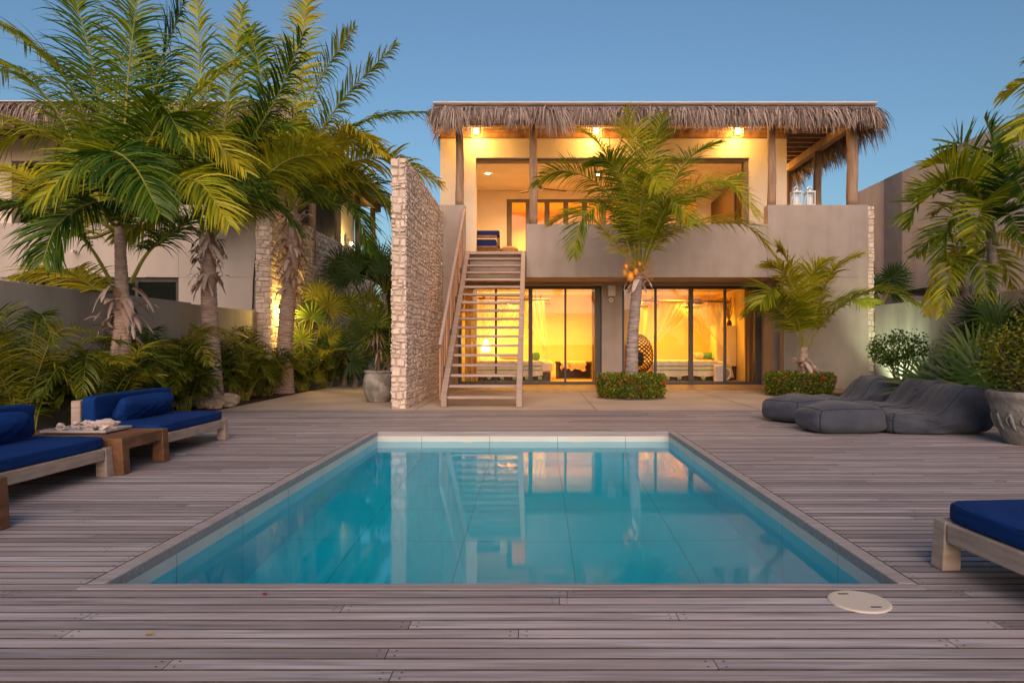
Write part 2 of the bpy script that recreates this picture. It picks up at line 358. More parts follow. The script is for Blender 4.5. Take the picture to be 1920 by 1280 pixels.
def thing(name, label, cat, loc=(0,0,0), rz=0, group=None):
    o = bpy.data.objects.new(name, None); COL.objects.link(o); o.empty_display_size = .2
    o.location = loc; o.rotation_euler = (0,0,rz)
    return tag(o, label, cat, group)
def dup(root, loc, rz=0, label=None, group=None, scale=None):
    def cp(o, par):
        c = o.copy(); COL.objects.link(c)
        if par is not None: c.parent = par
        for ch in [x for x in bpy.data.objects if x.parent == o]: cp(ch, c)
        return c
    r = cp(root, None); r.location = loc; r.rotation_euler = (0,0,rz)
    if scale: r.scale = (scale,)*3
    if label: r['label'] = label
    if group: r['group'] = group
    return r
def B(name, m, parent, *boxes, bevel=0):
    if parent is not None and len(boxes) > 1 and name.endswith(('_wall', 'pane', 'leg', 'head', 'floor')):
        for b_ in boxes: o = B(name, m, parent, b_, bevel=bevel)
        return o
    mb = MB()
    for b_ in boxes: mb.box(*b_)
    return mb.build(name, m, parent, bevel=bevel)

def curve(pts, n):
    """smooth curve through control points (Catmull-Rom)"""
    P = [Vector(p) for p in pts]; P = [P[0]*2 - P[1]] + P + [P[-1]*2 - P[-2]]
    out = []; segs = len(P) - 3
    for i in range(n+1):
        t = i/n*segs; k = min(int(t), segs-1); u = t-k
        a, b_, c, d = P[k:k+4]
        out.append(.5*((2*b_) + (c-a)*u + (2*a-5*b_+4*c-d)*u*u + (3*b_-a-3*c+d)*u**3))
    return out
def frond(mb, rb, pts, leaf=.6, nl=40, w=.03, start=.2, droop=.5, roll=0, tone=(.2,.8), fold=.25, r0=.022, ang=(70,35)):
    """pinnate palm leaf: leaflets into mb, midrib into rb"""
    n = 24; C = curve(pts, n)
    rb.tube(C, [r0*(1 - .85*i/n) for i in range(n+1)], 5, cap=False)
    tot = n; base = U(*tone)
    for i in range(nl):
        t = start + (1-start)*(i+.5)/nl
        k = min(int(t*n), n-1); u = t*n-k; p = C[k].lerp(C[k+1], u)
        T = (C[min(k+1,n)] - C[max(k-1,0)]).normalized()
        hz = T.cross(Vector((0,0,1)))
        if hz.length < .25: hz = Vector((1,.15,0))
        hz.normalize(); hz = Matrix.Rotation(roll, 3, T) @ hz
        nrm = hz.cross(T)
        tt = (i+.5)/nl
        ll = leaf*(.45 + .55*math.sin(math.pi*min(1, .18+tt*.75)))*(1 if tt < .8 else 1-(tt-.8)*2.6)
        a = R(ang[0] + (ang[1]-ang[0])*tt)
        for sd in (-1, 1):
            if random.random() < .03: continue
            l2 = ll*U(.78,1.12)
            d = (hz*sd*math.sin(a) + T*math.cos(a) + nrm*fold*U(.6,1.4)).normalized()
            d = (d + Vector((U(-.12,.12),U(-.12,.12),U(-.14,.08)))).normalized()
            q = [p]; dd = d.copy(); g = droop*U(.5,1.8)
            for s_ in range(4):
                q.append(q[-1] + dd*l2/4); dd = (dd + Vector((0,0,-g*.42))).normalized()
            sdv = d.cross(nrm); 
            if sdv.length < .1: sdv = T.copy()
            sdv.normalize(); sdv = (sdv + nrm*U(-.9,.9)).normalized()
            mb.rv = min(1, max(0, base + U(-.22,.22) + (.12 if tt > .8 else 0)))
            mb.ribbon(q, sdv, [w*.55, w, w*.95, w*.65, w*.12])
def fan(mb, rb, base, hub, L_=.45, n=26, span=290, tilt=None, tone=(.2,.8), w=.04, droop=.25):
    base, hub = Vector(base), Vector(hub)
    mid = (base+hub)/2 + Vector((0,0,.12*(hub-base).length)); C = curve([base, mid, hub], 8)
    rb.tube(C, [.012]*9, 5, cap=False)
    d0 = (C[-1]-C[-2]).normalized()
    nrm = Vector(tilt) if tilt else Vector((U(-.4,.4), -1, U(.1,.6)))
    nrm = (nrm - d0*nrm.dot(d0)*.7).normalized()
    ax = (d0 - nrm*d0.dot(nrm)).normalized(); bx = nrm.cross(ax); tn = U(*tone)
    for i in range(n):
        a = R(-span/2 + span*(i+.5)/n + U(-2,2)); l2 = L_*(.75+.25*math.cos(a/1.6))*U(.92,1.06)
        d = ax*math.cos(a) + bx*math.sin(a) + nrm*.12
        q = [hub]; dd = d.copy()
        for s_ in range(3): q.append(q[-1] + dd*l2/3); dd = (dd + Vector((0,0,-droop*.45*(s_+.5)))).normalized()
        sd = d.cross(nrm).normalized(); sd = (sd + nrm*(.35 if i % 2 else -.35)).normalized()
        mb.rv = min(1, max(0, tn + U(-.12,.12))); mb.ribbon(q, sd, [.012, w, w*.8, .004])
def leaves(mb, pts, size=.035, tone=(0,1), asp=.5):
    for p in pts:
        d = Vector((U(-1,1),U(-1,1),U(-.6,1))).normalized(); s_ = d.cross(Vector((U(-1,1),U(-1,1),U(-1,1)))).normalized()
        l = size*U(.7,1.3); mb.rv = U(*tone)
        c = Vector(p)
        mb.add([c, c + d*l*.5 + s_*l*asp*.5, c + d*l, c + d*l*.5 - s_*l*asp*.5], [(0,1,2,3)])
def palm_trunk(mb, pts, r_base, r_top, rings=.055, flare=1.35):
    C = curve(pts, 60); Ls = sum((C[i+1]-C[i]).length for i in range(60)); rad = []; d = 0; P = []
    n = max(30, int(Ls/rings)*3)
    C = curve(pts, n)
    for i in range(n+1):
        t = i/n; r = r_base + (r_top-r_base)*t
        r *= 1 + (flare-1)*math.exp(-t*9)
        r *= [1.035, 1.0, .965][i % 3]*(1+.02*math.sin(i*1.3))
        rad.append(r)
    mb.tube(C, rad, 16)
def husks(mb, c, r, h, n, L_=(.22,.48), w=.07, spread=.5):
    c = Vector(c)
    for i in range(n):
        a = U(0, 2*math.pi); o = Vector((math.cos(a), math.sin(a), 0)); p = c + o*r*U(.75,1.0) + Vector((0,0,U(0,h)))
        l = U(*L_); up = random.random() < .35
        d = (o*spread*U(.5,1.3) + Vector((0,0,.8 if up else -.3))).normalized()
        q = [p]
        for s_ in range(5):
            q.append(q[-1] + d*l/5); d = (d + Vector((U(-.12,.12),U(-.12,.12),-.42 if up else -.28))).normalized()
        sd = Vector((-o.y, o.x, U(-.3,.3))).normalized(); ww = w*U(.9,1.7); mb.rv = U(0,1)
        tw = [sd, sd, (sd+o*.4*U(-1,1)).normalized(), (sd+o*.8*U(-1,1)).normalized(), (sd+o*U(-1,1)).normalized(), sd]
        vs = []
        for p_, s2, wk in zip(q, tw, [1.1,1,.9,.8,.6,.15]): vs += [p_ - s2*ww*wk/2, p_ + o*ww*.2*wk, p_ + s2*ww*wk/2]
        fs = []
        for k in range(5): fs += [(3*k,3*k+1,3*k+4,3*k+3),(3*k+1,3*k+2,3*k+5,3*k+4)]
        mb.add(vs, fs)
def stone_face(mb, o, u, v, nrm, Ul, Vl, rh=(.06,.13), sl=(.1,.28), depth=.03, g=.0035):
    o, u, v, nrm = Vector(o), Vector(u), Vector(v), Vector(nrm)
    z = 0
    while z < Vl - .02:
        h = min(U(*rh), Vl - z)
        if Vl - z - h < .04: h = Vl - z
        x = U(-.2, 0)
        while x < Ul:
            l = U(*sl); x0, x1 = max(x, 0), min(x+l, Ul); x += l
            if x1 - x0 < .03: continue
            # now and then two flat stones share the height of one course
            parts = [(z, h)] if random.random() > .22 or h < .09 else [(z, h*.45), (z+h*.45, h*.55)]
            for (zz, hh) in parts:
                pr = U(.2,1)*depth; mb.rv = U(0,1)
                vs = []
                jit = [U(-.012,.012) for _ in range(8)]
                for j in range(4):
                    for i in range(4):
                        a, b_ = i/3, j/3
                        ex = min(i, 3-i); ey = min(j, 3-j)
                        inx = g + (jit[j] if i in (0,3) else 0); 
                        pu = x0 + g + abs(jit[j])*.6*(1 if i == 0 else 0) + (x1-x0-2*g)*(a if 0 < i < 3 else a) - (abs(jit[4+j])*.6 if i == 3 else 0)
                        pv = zz + g*.7 + (hh-1.4*g)*b_ + (jit[(i+3) % 8]*.5 if j in (0,3) else 0)
                        if i in (1,2): pu = x0 + g + (x1-x0-2*g)*(.12 if i == 1 else .88)
                        if j in (1,2): pv = zz + g*.7 + (hh-1.4*g)*(.2 if j == 1 else .8)
                        dn = -.012 if (ex == 0 or ey == 0) else pr + U(-.007,.007)
                        wp = Vector((pu*2.3+o.y, pv*2.3, o.x)); pv2 = pv + .055*noise.noise(wp) + .022*noise.noise(wp*4); pu2 = pu + .03*noise.noise(wp*1.7+Vector((9,0,0)))
                        if i in (0,3) and (pu < .01 or pu > Ul-.01): pu2 = pu
                        vs.append(o + u*min(Ul,max(0,pu2)) + v*min(Vl,max(0,pv2)) + nrm*dn)
                fs = [(j*4+i, j*4+i+1, (j+1)*4+i+1, (j+1)*4+i) for j in range(3) for i in range(3)]
                mb.add(vs, fs)
        z += h
def thatch(mb, a, b_, outv, n, drop=.5, out_=.25, back=.12):
    """strands hanging over an eave from a to b_; outv points away from the roof"""
    a, b_, outv = Vector(a), Vector(b_), Vector(outv); along = (b_-a).normalized()
    for i in range(n):
        t = random.random(); lay = random.random()
        cl = noise.noise(Vector((t*(b_-a).length*2.3, 1.7, a.x))) ; cl2 = noise.noise(Vector((t*(b_-a).length*7, 9.7, a.y)))
        p = a.lerp(b_, t) + outv*(-back*lay) + Vector((0,0,.02 - .13*lay*U(.2,1)))
        dr = drop*(1 + .5*cl + .4*cl2)*U(.4,1.2)
        lean = along*(.5*cl + U(-.55,.55)); d = (outv*U(.5,1.1) + lean*.9 + Vector((0,0,U(-.3,.12)))).normalized()
        q = [p]; k = 5
        for s_ in range(k):
            st = dr*.24; q.append(q[-1] + d*st); d = (d + Vector((0,0,-U(.45,.75))) + lean*.12).normalized()
        sd = (along + outv*U(-.6,.6) + Vector((0,0,U(-.3,.3)))).normalized()
        mb.rv = min(1, max(0, .5 + .3*cl2 + U(-.45,.45))); ww = U(.012,.032)
        mb.ribbon(q, sd, [ww, ww, ww, ww*.8, ww*.6, ww*.15])

# ------------------------------------------------------------------ world, sun, camera
w = bpy.data.worlds.new("World"); scn.world = w; w.use_nodes = True
nt = w.node_tree; bg = nt.nodes['Background']
SUN_EL, SUN_AZ = 4.0, 177.0         # azimuth measured from +Y towards +X: the afterglow is behind the camera
sky = nt.nodes.new('ShaderNodeTexSky'); sky.sky_type = 'NISHITA'; sky.sun_disc = False
sky.sun_elevation = R(SUN_EL); sky.sun_rotation = R(SUN_AZ); sky.air_density = 1.0; sky.dust_density = .8; sky.ozone_density = 3.0
hs = nt.nodes.new('ShaderNodeHueSaturation'); hs.inputs['Saturation'].default_value = .92
nt.links.new(sky.outputs[0], hs.inputs['Color']); nt.links.new(hs.outputs[0], bg.inputs['Color']); bg.inputs['Strength'].default_value = .0495
sl = bpy.data.lights.new('afterglow_sun', 'SUN'); sl.energy = .62; sl.angle = R(55); sl.color = (1,.72,.58)
so = bpy.data.objects.new('afterglow_sun', sl); COL.objects.link(so)
ld = -Vector((math.sin(R(SUN_AZ))*math.cos(R(30)), math.cos(R(SUN_AZ))*math.cos(R(30)), math.sin(R(30))))
so.rotation_euler = ld.to_track_quat('-Z', 'Y').to_euler()
cam = bpy.data.cameras.new('camera'); co = bpy.data.objects.new('camera', cam); COL.objects.link(co)
co.location = (0,0,H); co.rotation_euler = (R(90),0,0); cam.lens = 24; cam.sensor_width = 36
cam.shift_x = -(CX-960)/1920; cam.shift_y = (CY-640)/1920; cam.clip_end = 2000; cam.clip_start = .05
scn.camera = co
vs_ = scn.view_settings; vs_.view_transform = 'Standard'; vs_.look = 'None'; vs_.gamma = 1; vs_.exposure = 2.45
try:
    cy = scn.cycles; cy.use_denoising = True; cy.denoiser = 'OPENIMAGEDENOISE'; cy.max_bounces = 14; cy.transparent_max_bounces = 24
    cy.diffuse_bounces = 7; cy.glossy_bounces = 4; cy.transmission_bounces = 8; cy.sample_clamp_indirect = 6; cy.caustics_reflective = False
    cy.use_light_tree = True; cy.blur_glossy = .5
except Exception as e: print(e)
def lamp(loc, e, c=(1,.55,.13), r=.08, kind='POINT', rot=None, size=None, spot=None, spread=180):
    l = bpy.data.lights.new('lamp_light', kind); l.energy = e*.86; l.color = c
    if kind in ('POINT', 'SPOT'): l.shadow_soft_size = r
    if kind == 'AREA': l.size = size or .5; l.shape = 'DISK'; l.spread = R(spread)
    if kind == 'SPOT': l.spot_size = R(spot or 80); l.spot_blend = .7
    o = bpy.data.objects.new('lamp_light', l); COL.objects.link(o); o.location = loc
    if rot is not None: o.rotation_euler = Vector(rot).to_track_quat('-Z', 'Y').to_euler()
    return o

# ------------------------------------------------------------------ ground, deck, patio
PX0, PX1, PY0, PY1 = -1.975, 1.665, 3.13, 8.53      # inside of the pool
CW = .085                                            # coping width
def frame_sheet(name, m, X0, X1, Y0, Y1, z):
    a, b_, c, d = PX0-.15, PX1+.15, PY0-.05, PY1+.15
    mb = MB(); xs = [X0, a, b_, X1]; ys = [Y0, c, d, Y1]
    vs = [(x, y, z) for y in ys for x in xs]
    fs = [(j*4+i, j*4+i+1, (j+1)*4+i+1, (j+1)*4+i) for j in range(3) for i in range(3) if not (i == 1 and j == 1)]
    mb.add(vs, fs); return tag(mb.build(name, m), kind='structure')
frame_sheet('ground', SAND, -600, 600, -600, 900, -.07)
mb = MB(); DX0, DX1, DY0, DY1 = -5.25, 6.1, -1.2, 11.37
pitch = .0822; gap = .0072; row = 0
y = PY0 - pitch*math.ceil((PY0 - DY0)/pitch)
def board(x0, x1, y0, y1):
    mb.rv = random.random(); c = .003; zb = -.032
    vs = []
    for x in (x0, x1): vs += [(x,y0,zb),(x,y0,-c),(x,y0+c,0),(x,y1-c,0),(x,y1,-c),(x,y1,zb)]
    mb.mi = 0
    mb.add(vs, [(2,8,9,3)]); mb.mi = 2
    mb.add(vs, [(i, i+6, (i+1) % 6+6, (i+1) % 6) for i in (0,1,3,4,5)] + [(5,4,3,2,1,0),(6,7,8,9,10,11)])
    if y1 < 5.6:
        mb.mi = 1
        for xe in (x0+.03, x1-.03):
            for ye in (y0+.018, y1-.018):
                n = 6; mb.add([(xe+0.0045*math.cos(k*math.pi/3), ye+.0045*math.sin(k*math.pi/3), .001) for k in range(n)], [tuple(range(n))])
        mb.mi = 0
while y < DY1 - .02:
    y0, y1 = y, y + pitch - gap; y += pitch
    near_pool = y1 > PY0 + .001 and y0 < PY1 + CW
    spans = [(DX0, DX1)] if not near_pool else [(DX0, PX0-CW-.006), (PX1+CW+.006, DX1)]
    for (a, b_) in spans:
        x = a - U(0, 2.2)
        while x < b_:
            l = random.choice([1.8, 2.4, 2.4, 3.0, 3.6]) + U(-.1,.1); x0, x1 = max(x, a), min(x+l-.003, b_)
            if x1 - x0 > .02: board(x0, x1, y0 + U(-.001,.001), y1 + U(-.001,.001))
            x += l
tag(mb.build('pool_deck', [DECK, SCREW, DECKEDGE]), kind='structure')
tag(B('garden_soil', SOIL, None, (-6.5, DX0-.02, -1, 16.2, -.065, -.02)), kind='structure')
tag(B('garden_soil', SOIL, None, (DX1+.02, 8.1, -1, 16.0, -.065, -.02)), kind='structure')
mb = MB(); mb.box(-5.25, 6.08, DY1+.006, 15.465, -.066, -.004)
for xx in (1.01, 3.75, -2.0): mb.mi = 1; mb.add([(xx-.006, DY1+.01, -.0005),(xx+.006, DY1+.01, -.0005),(xx+.006, 15.46, -.0005),(xx-.006, 15.46, -.0005)], [(0,1,2,3)])
mb.mi = 0; mb.box(-5.25, -2.46, 15.475, 24, -.066, -.004)
tag(mb.build('patio', [CONC, JOINT]), kind='structure')

# ------------------------------------------------------------------ pool
pool = thing('swimming_pool', 'rectangular pool with pale tiles and grey wooden coping, sunk in the deck', 'pool', ((PX0+PX1)/2, (PY0+PY1)/2, 0))
mb = MB(); zb, zt = -1.3, -.055
for (p, q, r_, s_) in (((PX0,PY1),(PX1,PY1),0,0), ((PX0,PY0),(PX0,PY1),0,0), ((PX1,PY1),(PX1,PY0),0,0), ((PX1,PY0),(PX0,PY0),0,0)):
    mb.add([(p[0],p[1],zb),(q[0],q[1],zb),(q[0],q[1],zt),(p[0],p[1],zt)], [(3,2,1,0)])
o_ = mb.build('tiled_wall', TILE, pool, local=True); o_.location = -pool.location
mb = MB(); mb.add([(PX0,PY0,zb),(PX1,PY0,zb),(PX1,PY1,zb),(PX0,PY1,zb)], [(0,1,2,3)])
o_ = mb.build('tiled_floor', TILE, pool, local=True); o_.location = -pool.location
def cop(*b_):
    mb = MB(); mb.rv = U(.3,.6); mb.box(*b_); mb.build('coping', COPE if b_[5] < .0025 else DECK, pool, bevel=.006)
cop(PX0-CW, PX0, PY0+.004, PY1, -.06, .002); cop(PX1, PX1+CW, PY0+.004, PY1, -.06, .002); cop(PX0-CW, PX1+CW, PY1+.003, PY1+CW, -.06, .002)
cop(PX0-CW, PX1+CW, PY0-.072, PY0, -.1, .003)
for px_ in (877, 1080):
    c = at(px_, 837, PY1-.006); mb = MB(); mb.tube([(c.x, PY1-.012, -.2), (c.x, PY1, -.2)], .07, 20); mb.build('return_inlet', WHITE, pool)
tag(B('water', WATER, None, (PX0-.05, PX1+.05, PY0-.04, PY1+.05, -1.34, -.128)), 'still turquoise water filling the pool', kind='structure')
# the water's top face: fine flat sheet is enough, ripple comes from the bump

lid = thing('skimmer_lid', 'round cream lid with two slots lying on the boards by the pool corner', 'lid', at(1611,1128,2.91))
mb = MB(); mb.lathe([(0,.0075),(.116,.0075),(.123,.006),(.126,.002),(.126,-.001)], lid.location, 48); mb.build('disc', CREAMLID, lid, smooth=False)
for a in (-1, 1):
    c = lid.location + Vector((.035*a*-1, .075*a, .008)); mb = MB(); mb.bar(c - Vector((.022,0,0)), c + Vector((.022,0,0)), .008, .002); mb.build('slot', BLACK, lid)

# ------------------------------------------------------------------ villa
villa = thing('villa', 'two storey villa with thatched eaves, grey balcony and glowing glass doors', 'house', (2.5, 16.1, 0))
FR, GL, UW = 16.1, 17.8, 17.2
B('plinth', FLOORT, villa, (-2.1, 7.8, 15.47, 16.09, -.06, .04), (-2.0, 5.855, 16.095, 24, -.06, .04))
B('balcony_wall', STUCCO, villa, (-2.43,-1.665,FR,FR+.25,2.66,4.37), bevel=.008)
B('balcony_wall', STUCCO, villa, (-1.66,-.225,FR+.15,FR+.3,2.66,3.2))
B('balcony_wall', STUCCO, villa, (-.22,5.478,FR,FR+.22,2.66,3.92), bevel=.008)
B('balcony_wall', STUCCO, villa, (5.48,7.85,FR,FR+.3,2.662,4.37), (5.86,7.85,FR,FR+.3,-.05,2.66), bevel=.008)
B('balcony_floor', STUCCO, villa, (-2.1,7.8,FR+.302,20.75,2.665,3.255))
B('ground_floor_wall', STUCCO, villa, (-2.43,-2.005,FR+.01,24,-.05,2.658))
B('ground_floor_wall', STUCCO, villa, (1.71,2.235,17.62,18.0,.041,2.664))
B('ground_floor_wall', STUCCO, villa, (5.87,7.85,FR+.8,24,-.05,2.662))
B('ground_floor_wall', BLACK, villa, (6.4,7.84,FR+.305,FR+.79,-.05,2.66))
B('soffit_beam', STUCCO, villa, (-2.0,5.86,17.45,17.62,2.585,2.664))
B('door_head', DARKF, villa, (-2.0,1.708,17.7,17.95,2.57,2.663), (2.237,5.868,17.7,17.95,2.57,2.663))
B('room_ceiling', ROOMW, villa, (-2.0,5.868,20.755,22.6,2.668,2.88))
B('partition_wall', ROOMW, villa, (1.85,2.1,18.01,22.4,.041,2.664))
B('room_wall', ROOMW, villa, (-2.0,5.868,22.4,22.6,.041,2.664))
B('room_wall', ROOMW, villa, (-2.004,-1.985,18.0,22.4,.041,2.664), (5.845,5.868,18.2,22.4,.041,2.664))
# upper storey
B('upper_wall', CREAM, villa, (-2.4,-1.505,UW,UW+.3,3.257,6.26), (5.39,6.33,UW,UW+.3,3.257,6.26), (-1.504,5.389,UW,UW+.3,5.78,6.26))
B('upper_wall', CREAM, villa, (6.03,6.328,UW+.3,24.5,3.257,6.26), (-2.398,-2.1,UW+.3,24.5,3.257,6.26))
B('opening_frame', TAUPEF, villa, (-1.503,5.388,UW+.08,UW+.32,5.71,5.778), (5.29,5.387,UW+.08,UW+.33,3.26,5.708))
B('terrace_ceiling', CREAM, villa, (-2.09,6.02,UW+.31,20.78,5.76,5.9))
DW0, DW1, DT = -.88, 4.9, 5.5
B('terrace_back_wall', CREAM, villa, (-2.09,DW0,20.8,21.0,3.257,5.758), (DW1,6.02,20.8,21.0,3.257,5.758), (DW0+.001,DW1-.001,20.8,21.0,DT,5.758))
B('bedroom_wall', ROOMW, villa, (-2.09,6.02,24.3,24.5,3.2,5.76)); B('bedroom_floor', FLOORT, villa, (-2.09,6.02,20.76,24.3,2.9,3.25)); B('bedroom_ceiling', ROOMW, villa, (-2.09,6.02,21.0,24.3,5.762,5.9))
mb = MB(); xs = DW0; k = 0
mb.box(DW0+.003, DW1-.003, 20.83, 20.93, DT-.09, DT-.003)
while xs < DW1 - .05:
    mb.box(xs+.004, xs+.16, 20.84, 20.92, 3.26, DT-.092); xs += .575
fd = mb.build('folding_door', TAUPEF, villa); B('pane', PANE, fd, (DW0+.1,DW1-.1,20.878,20.882,3.27,DT-.1))
# dark open door leaf at the right of the terrace
B('wardrobe_door', DARKWOOD, villa, (5.3,5.36,18.2,20.6,3.26,5.35), bevel=.01)
# roof
roof = B('roof', FASCIA, villa, (-2.33,7.85,15.8,24.8,6.5,6.64))
B('fascia_board', FASCIA, roof, (-2.335,7.855,15.775,15.798,6.52,6.63), (-2.36,7.88,15.74,15.774,6.6,6.65))
B('roof_trim', WHITE, roof, (-2.36,7.88,15.74,15.9,6.652,6.675))
mb = MB()
thatch(mb, (-2.34,15.76,6.5), (7.84,15.76,6.5), (0,-1,0), 7600, drop=.54)
thatch(mb, (7.8,15.75,6.5), (7.8,24,6.5), (1,0,0), 4600, drop=.58)
thatch(mb, (-2.36,24,6.5), (-2.36,15.75,6.5), (-1,0,0), 2200, drop=.3)
mb.build('thatch', THATCH, roof)
mb = MB(); mb.box(-2.4,6.34,UW-.06,UW+.34,6.262,6.46); mb.build('wall_beam', BEAMW, villa, bevel=.01)
mb = MB()
for yy in [16.75+i*.42 for i in range(14)]: mb.box(-2.3,7.8,yy,yy+.09,6.41,6.495)
mb.build('rafter', RAFTW, villa)
B('ceiling_lath', RAFTW, villa, (-2.32,7.84,15.82,24.7,6.496,6.499))
B('edge_beam', RAFTW, villa, (7.42,7.6,16.05,24,6.2,6.408), bevel=.01)
B('edge_beam', RAFTW, villa, (-2.3,7.4,16.15,16.33,6.26,6.408), bevel=.01)
def post(px_, zb, Y=16.22, r=.1, X=None):
    X = X if X is not None else (px_-CX)*Y/F; mb = MB(); n = 14
    ph = U(0,6); pts = [(X+.007*math.sin(i*.5+ph), Y+.007*math.cos(i*.7+ph), zb+.003+(6.26-zb)*i/n) for i in range(n+1)]
    mb.tube(pts, [r*(1.02-.12*i/n)*(1+.03*math.sin(i*1.9+ph)) for i in range(n+1)], 14); mb.build('post', POSTW, villa, smooth=True)
post(862, 4.37); post(1000, 3.92); post(1447, 4.37); post(1598, 4.37, r=.13, Y=16.28); post(0, 3.26, Y=18.2, r=.11, X=7.52); post(0, 3.26, Y=20.3, r=.11, X=7.52)
# glass doors
def door(x0, x1, mull, thick):
    mb = MB(); z0, z1 = .042, 2.568
    mb.box(x0+.002, x0+.07, GL-.06, GL+.1, z0, z1); mb.box(x1-.16, x1-.002, GL-.06, GL+.1, z0, z1)
    mb.box(x0+.072, x1-.162, GL-.06, GL+.1, z0, z0+.07); mb.box(x0+.072, x1-.162, GL-.06, GL+.1, z1-.05, z1-.001)
    for mx_ in mull:
        wv = .11 if mx_ == thick else .055; mb.box(mx_-wv/2, mx_+wv/2, GL-.045, GL+.07, z0+.071, z1-.051)
    d = mb.build('sliding_door', DARKF, villa, bevel=.004)
    ed = [x0+.07] + list(mull) + [x1-.16]
    for a, b_ in zip(ed[:-1], ed[1:]): B('pane', PANE, d, (a+.01, b_-.01, GL+.003, GL+.008, z0+.06, z1-.04))
door(-2.0, 1.708, (-1.03,-.13,.78), -.13); door(2.237, 5.868, (3.13,4.05,4.94), 4.05)
for X_ in (5.25,):
    pass
# stone side wall of the villa seen end-on at the right
sw = thing('stone_wall', 'narrow stone wall seen end-on at the right side of the villa', 'stone wall', (7.93,16.2,0))
mb = MB(); mb.box(7.87,8.0,16.17,24,-.05,4.34); mb.build('core', MORTAR, sw)
mb = MB(); stone_face(mb, (7.86,16.17,0), (1,0,0), (0,0,1), (0,-1,0), .16, 4.35, (.07,.16), (.16,.2)); stone_face(mb, (8.0,16.17,0), (0,1,0), (0,0,1), (1,0,0), 5, 4.35); mb.build('masonry', STONE, sw)
# the tall stone wall by the stairs
sw = thing('stone_wall', 'tall pale coral stone wall standing left of the wooden stairs', 'stone wall', (-2.31,11.54,0))
mb = MB(); mb.box(-2.43,-2.2,11.57,16.085,-.05,4.22); mb.build('core', MORTAR, sw)
mb = MB()
stone_face(mb, (-2.445,11.565,0), (1,0,0), (0,0,1), (0,-1,0), .26, 4.25, (.05,.17), (.08,.27), .05, .006)
stone_face(mb, (-2.195,11.56,0), (0,1,0), (0,0,1), (1,0,0), 4.53, 4.25, (.045,.14), (.07,.3), .016)
stone_face(mb, (-2.435,16.08,0), (0,-1,0), (0,0,1), (-1,0,0), 4.5, 4.25, (.06,.14), (.12,.4), .03)
stone_face(mb, (-2.44,11.57,4.22), (1,0,0), (0,1,0), (0,0,1), .25, 4.6, (.12,.25), (.1,.25), .03)
mb.build('masonry', STONE, sw)

# stairs
st = thing('staircase', 'open wooden stairs climbing to the balcony beside the stone wall', 'stairs', (-.94,11.85,0))
SX0, SX1, SY0, SY1, SZ = -1.645, -.235, 11.85, 16.1, 3.25
sl_ = (SZ)/(SY1-SY0)
for X_ in (SX0+.05, SX1-.05):
    mb = MB(); mb.rv = U(.4,.8)
    pr = [(SY0,0),(SY0+.14,0),(SY1+.14,SZ-.16),(SY1+.14,SZ+.03),(SY1-.02,SZ+.03),(SY0,.22)]
    vs = [(X_-.05,a,b_) for a,b_ in pr] + [(X_+.05,a,b_) for a,b_ in pr]; n = len(pr)
    mb.add(vs, [tuple(range(n)), tuple(reversed(range(n,2*n)))] + [(i, i+n, (i+1) % n+n, (i+1) % n) for i in range(n)])
    mb.build('stringer', STAIRW, st, bevel=.006)
for i in range(17):
    z = SZ*(i+1)/18; yc = SY0 + .06 + (z-.18)/sl_
    mb = MB(); mb.rv = U(.2,.9); mb.box(SX0+.102, SX1-.102, yc, yc+.25, z-.045, z); mb.build('tread', STAIRW, st, bevel=.005)
mb = MB(); mb.rv = .6; mb.box(SX0+.102, SX1-.102, SY1-.06, SY1+.14, SZ-.05, SZ+.012); mb.build('landing_board', STAIRW, st, bevel=.005)
XR = SX0-.035
mb = MB(); mb.rv = .7; mb.tube([(XR,12.02,1.08),(XR,12.1,1.15),(XR,SY1-.1,4.2),(XR,SY1+.02,4.26)], .035, 12); mb.build('handrail', STAIRW, st, smooth=True)
for i in range(13):
    y_ = 12.15 + i*.305; zt_ = 1.15 + (y_-12.1)*(4.2-1.15)/(SY1-.1-12.1) - .03; zb_ = max(.02, (y_-SY0)*sl_ - .12)
    mb = MB(); mb.rv = U(0,1); mb.box(XR-.03, XR+.0, y_-.035, y_+.035, zb_, zt_); mb.build('baluster', SLATW, st, bevel=.003)
    if i % 3 == 1: mb = MB(); zc = (y_-SY0)*sl_ + .1; mb.box(XR+.001, XR+.03, y_-.03, y_+.03, zc, zc+.12); mb.build('bracket', DARKF, st)

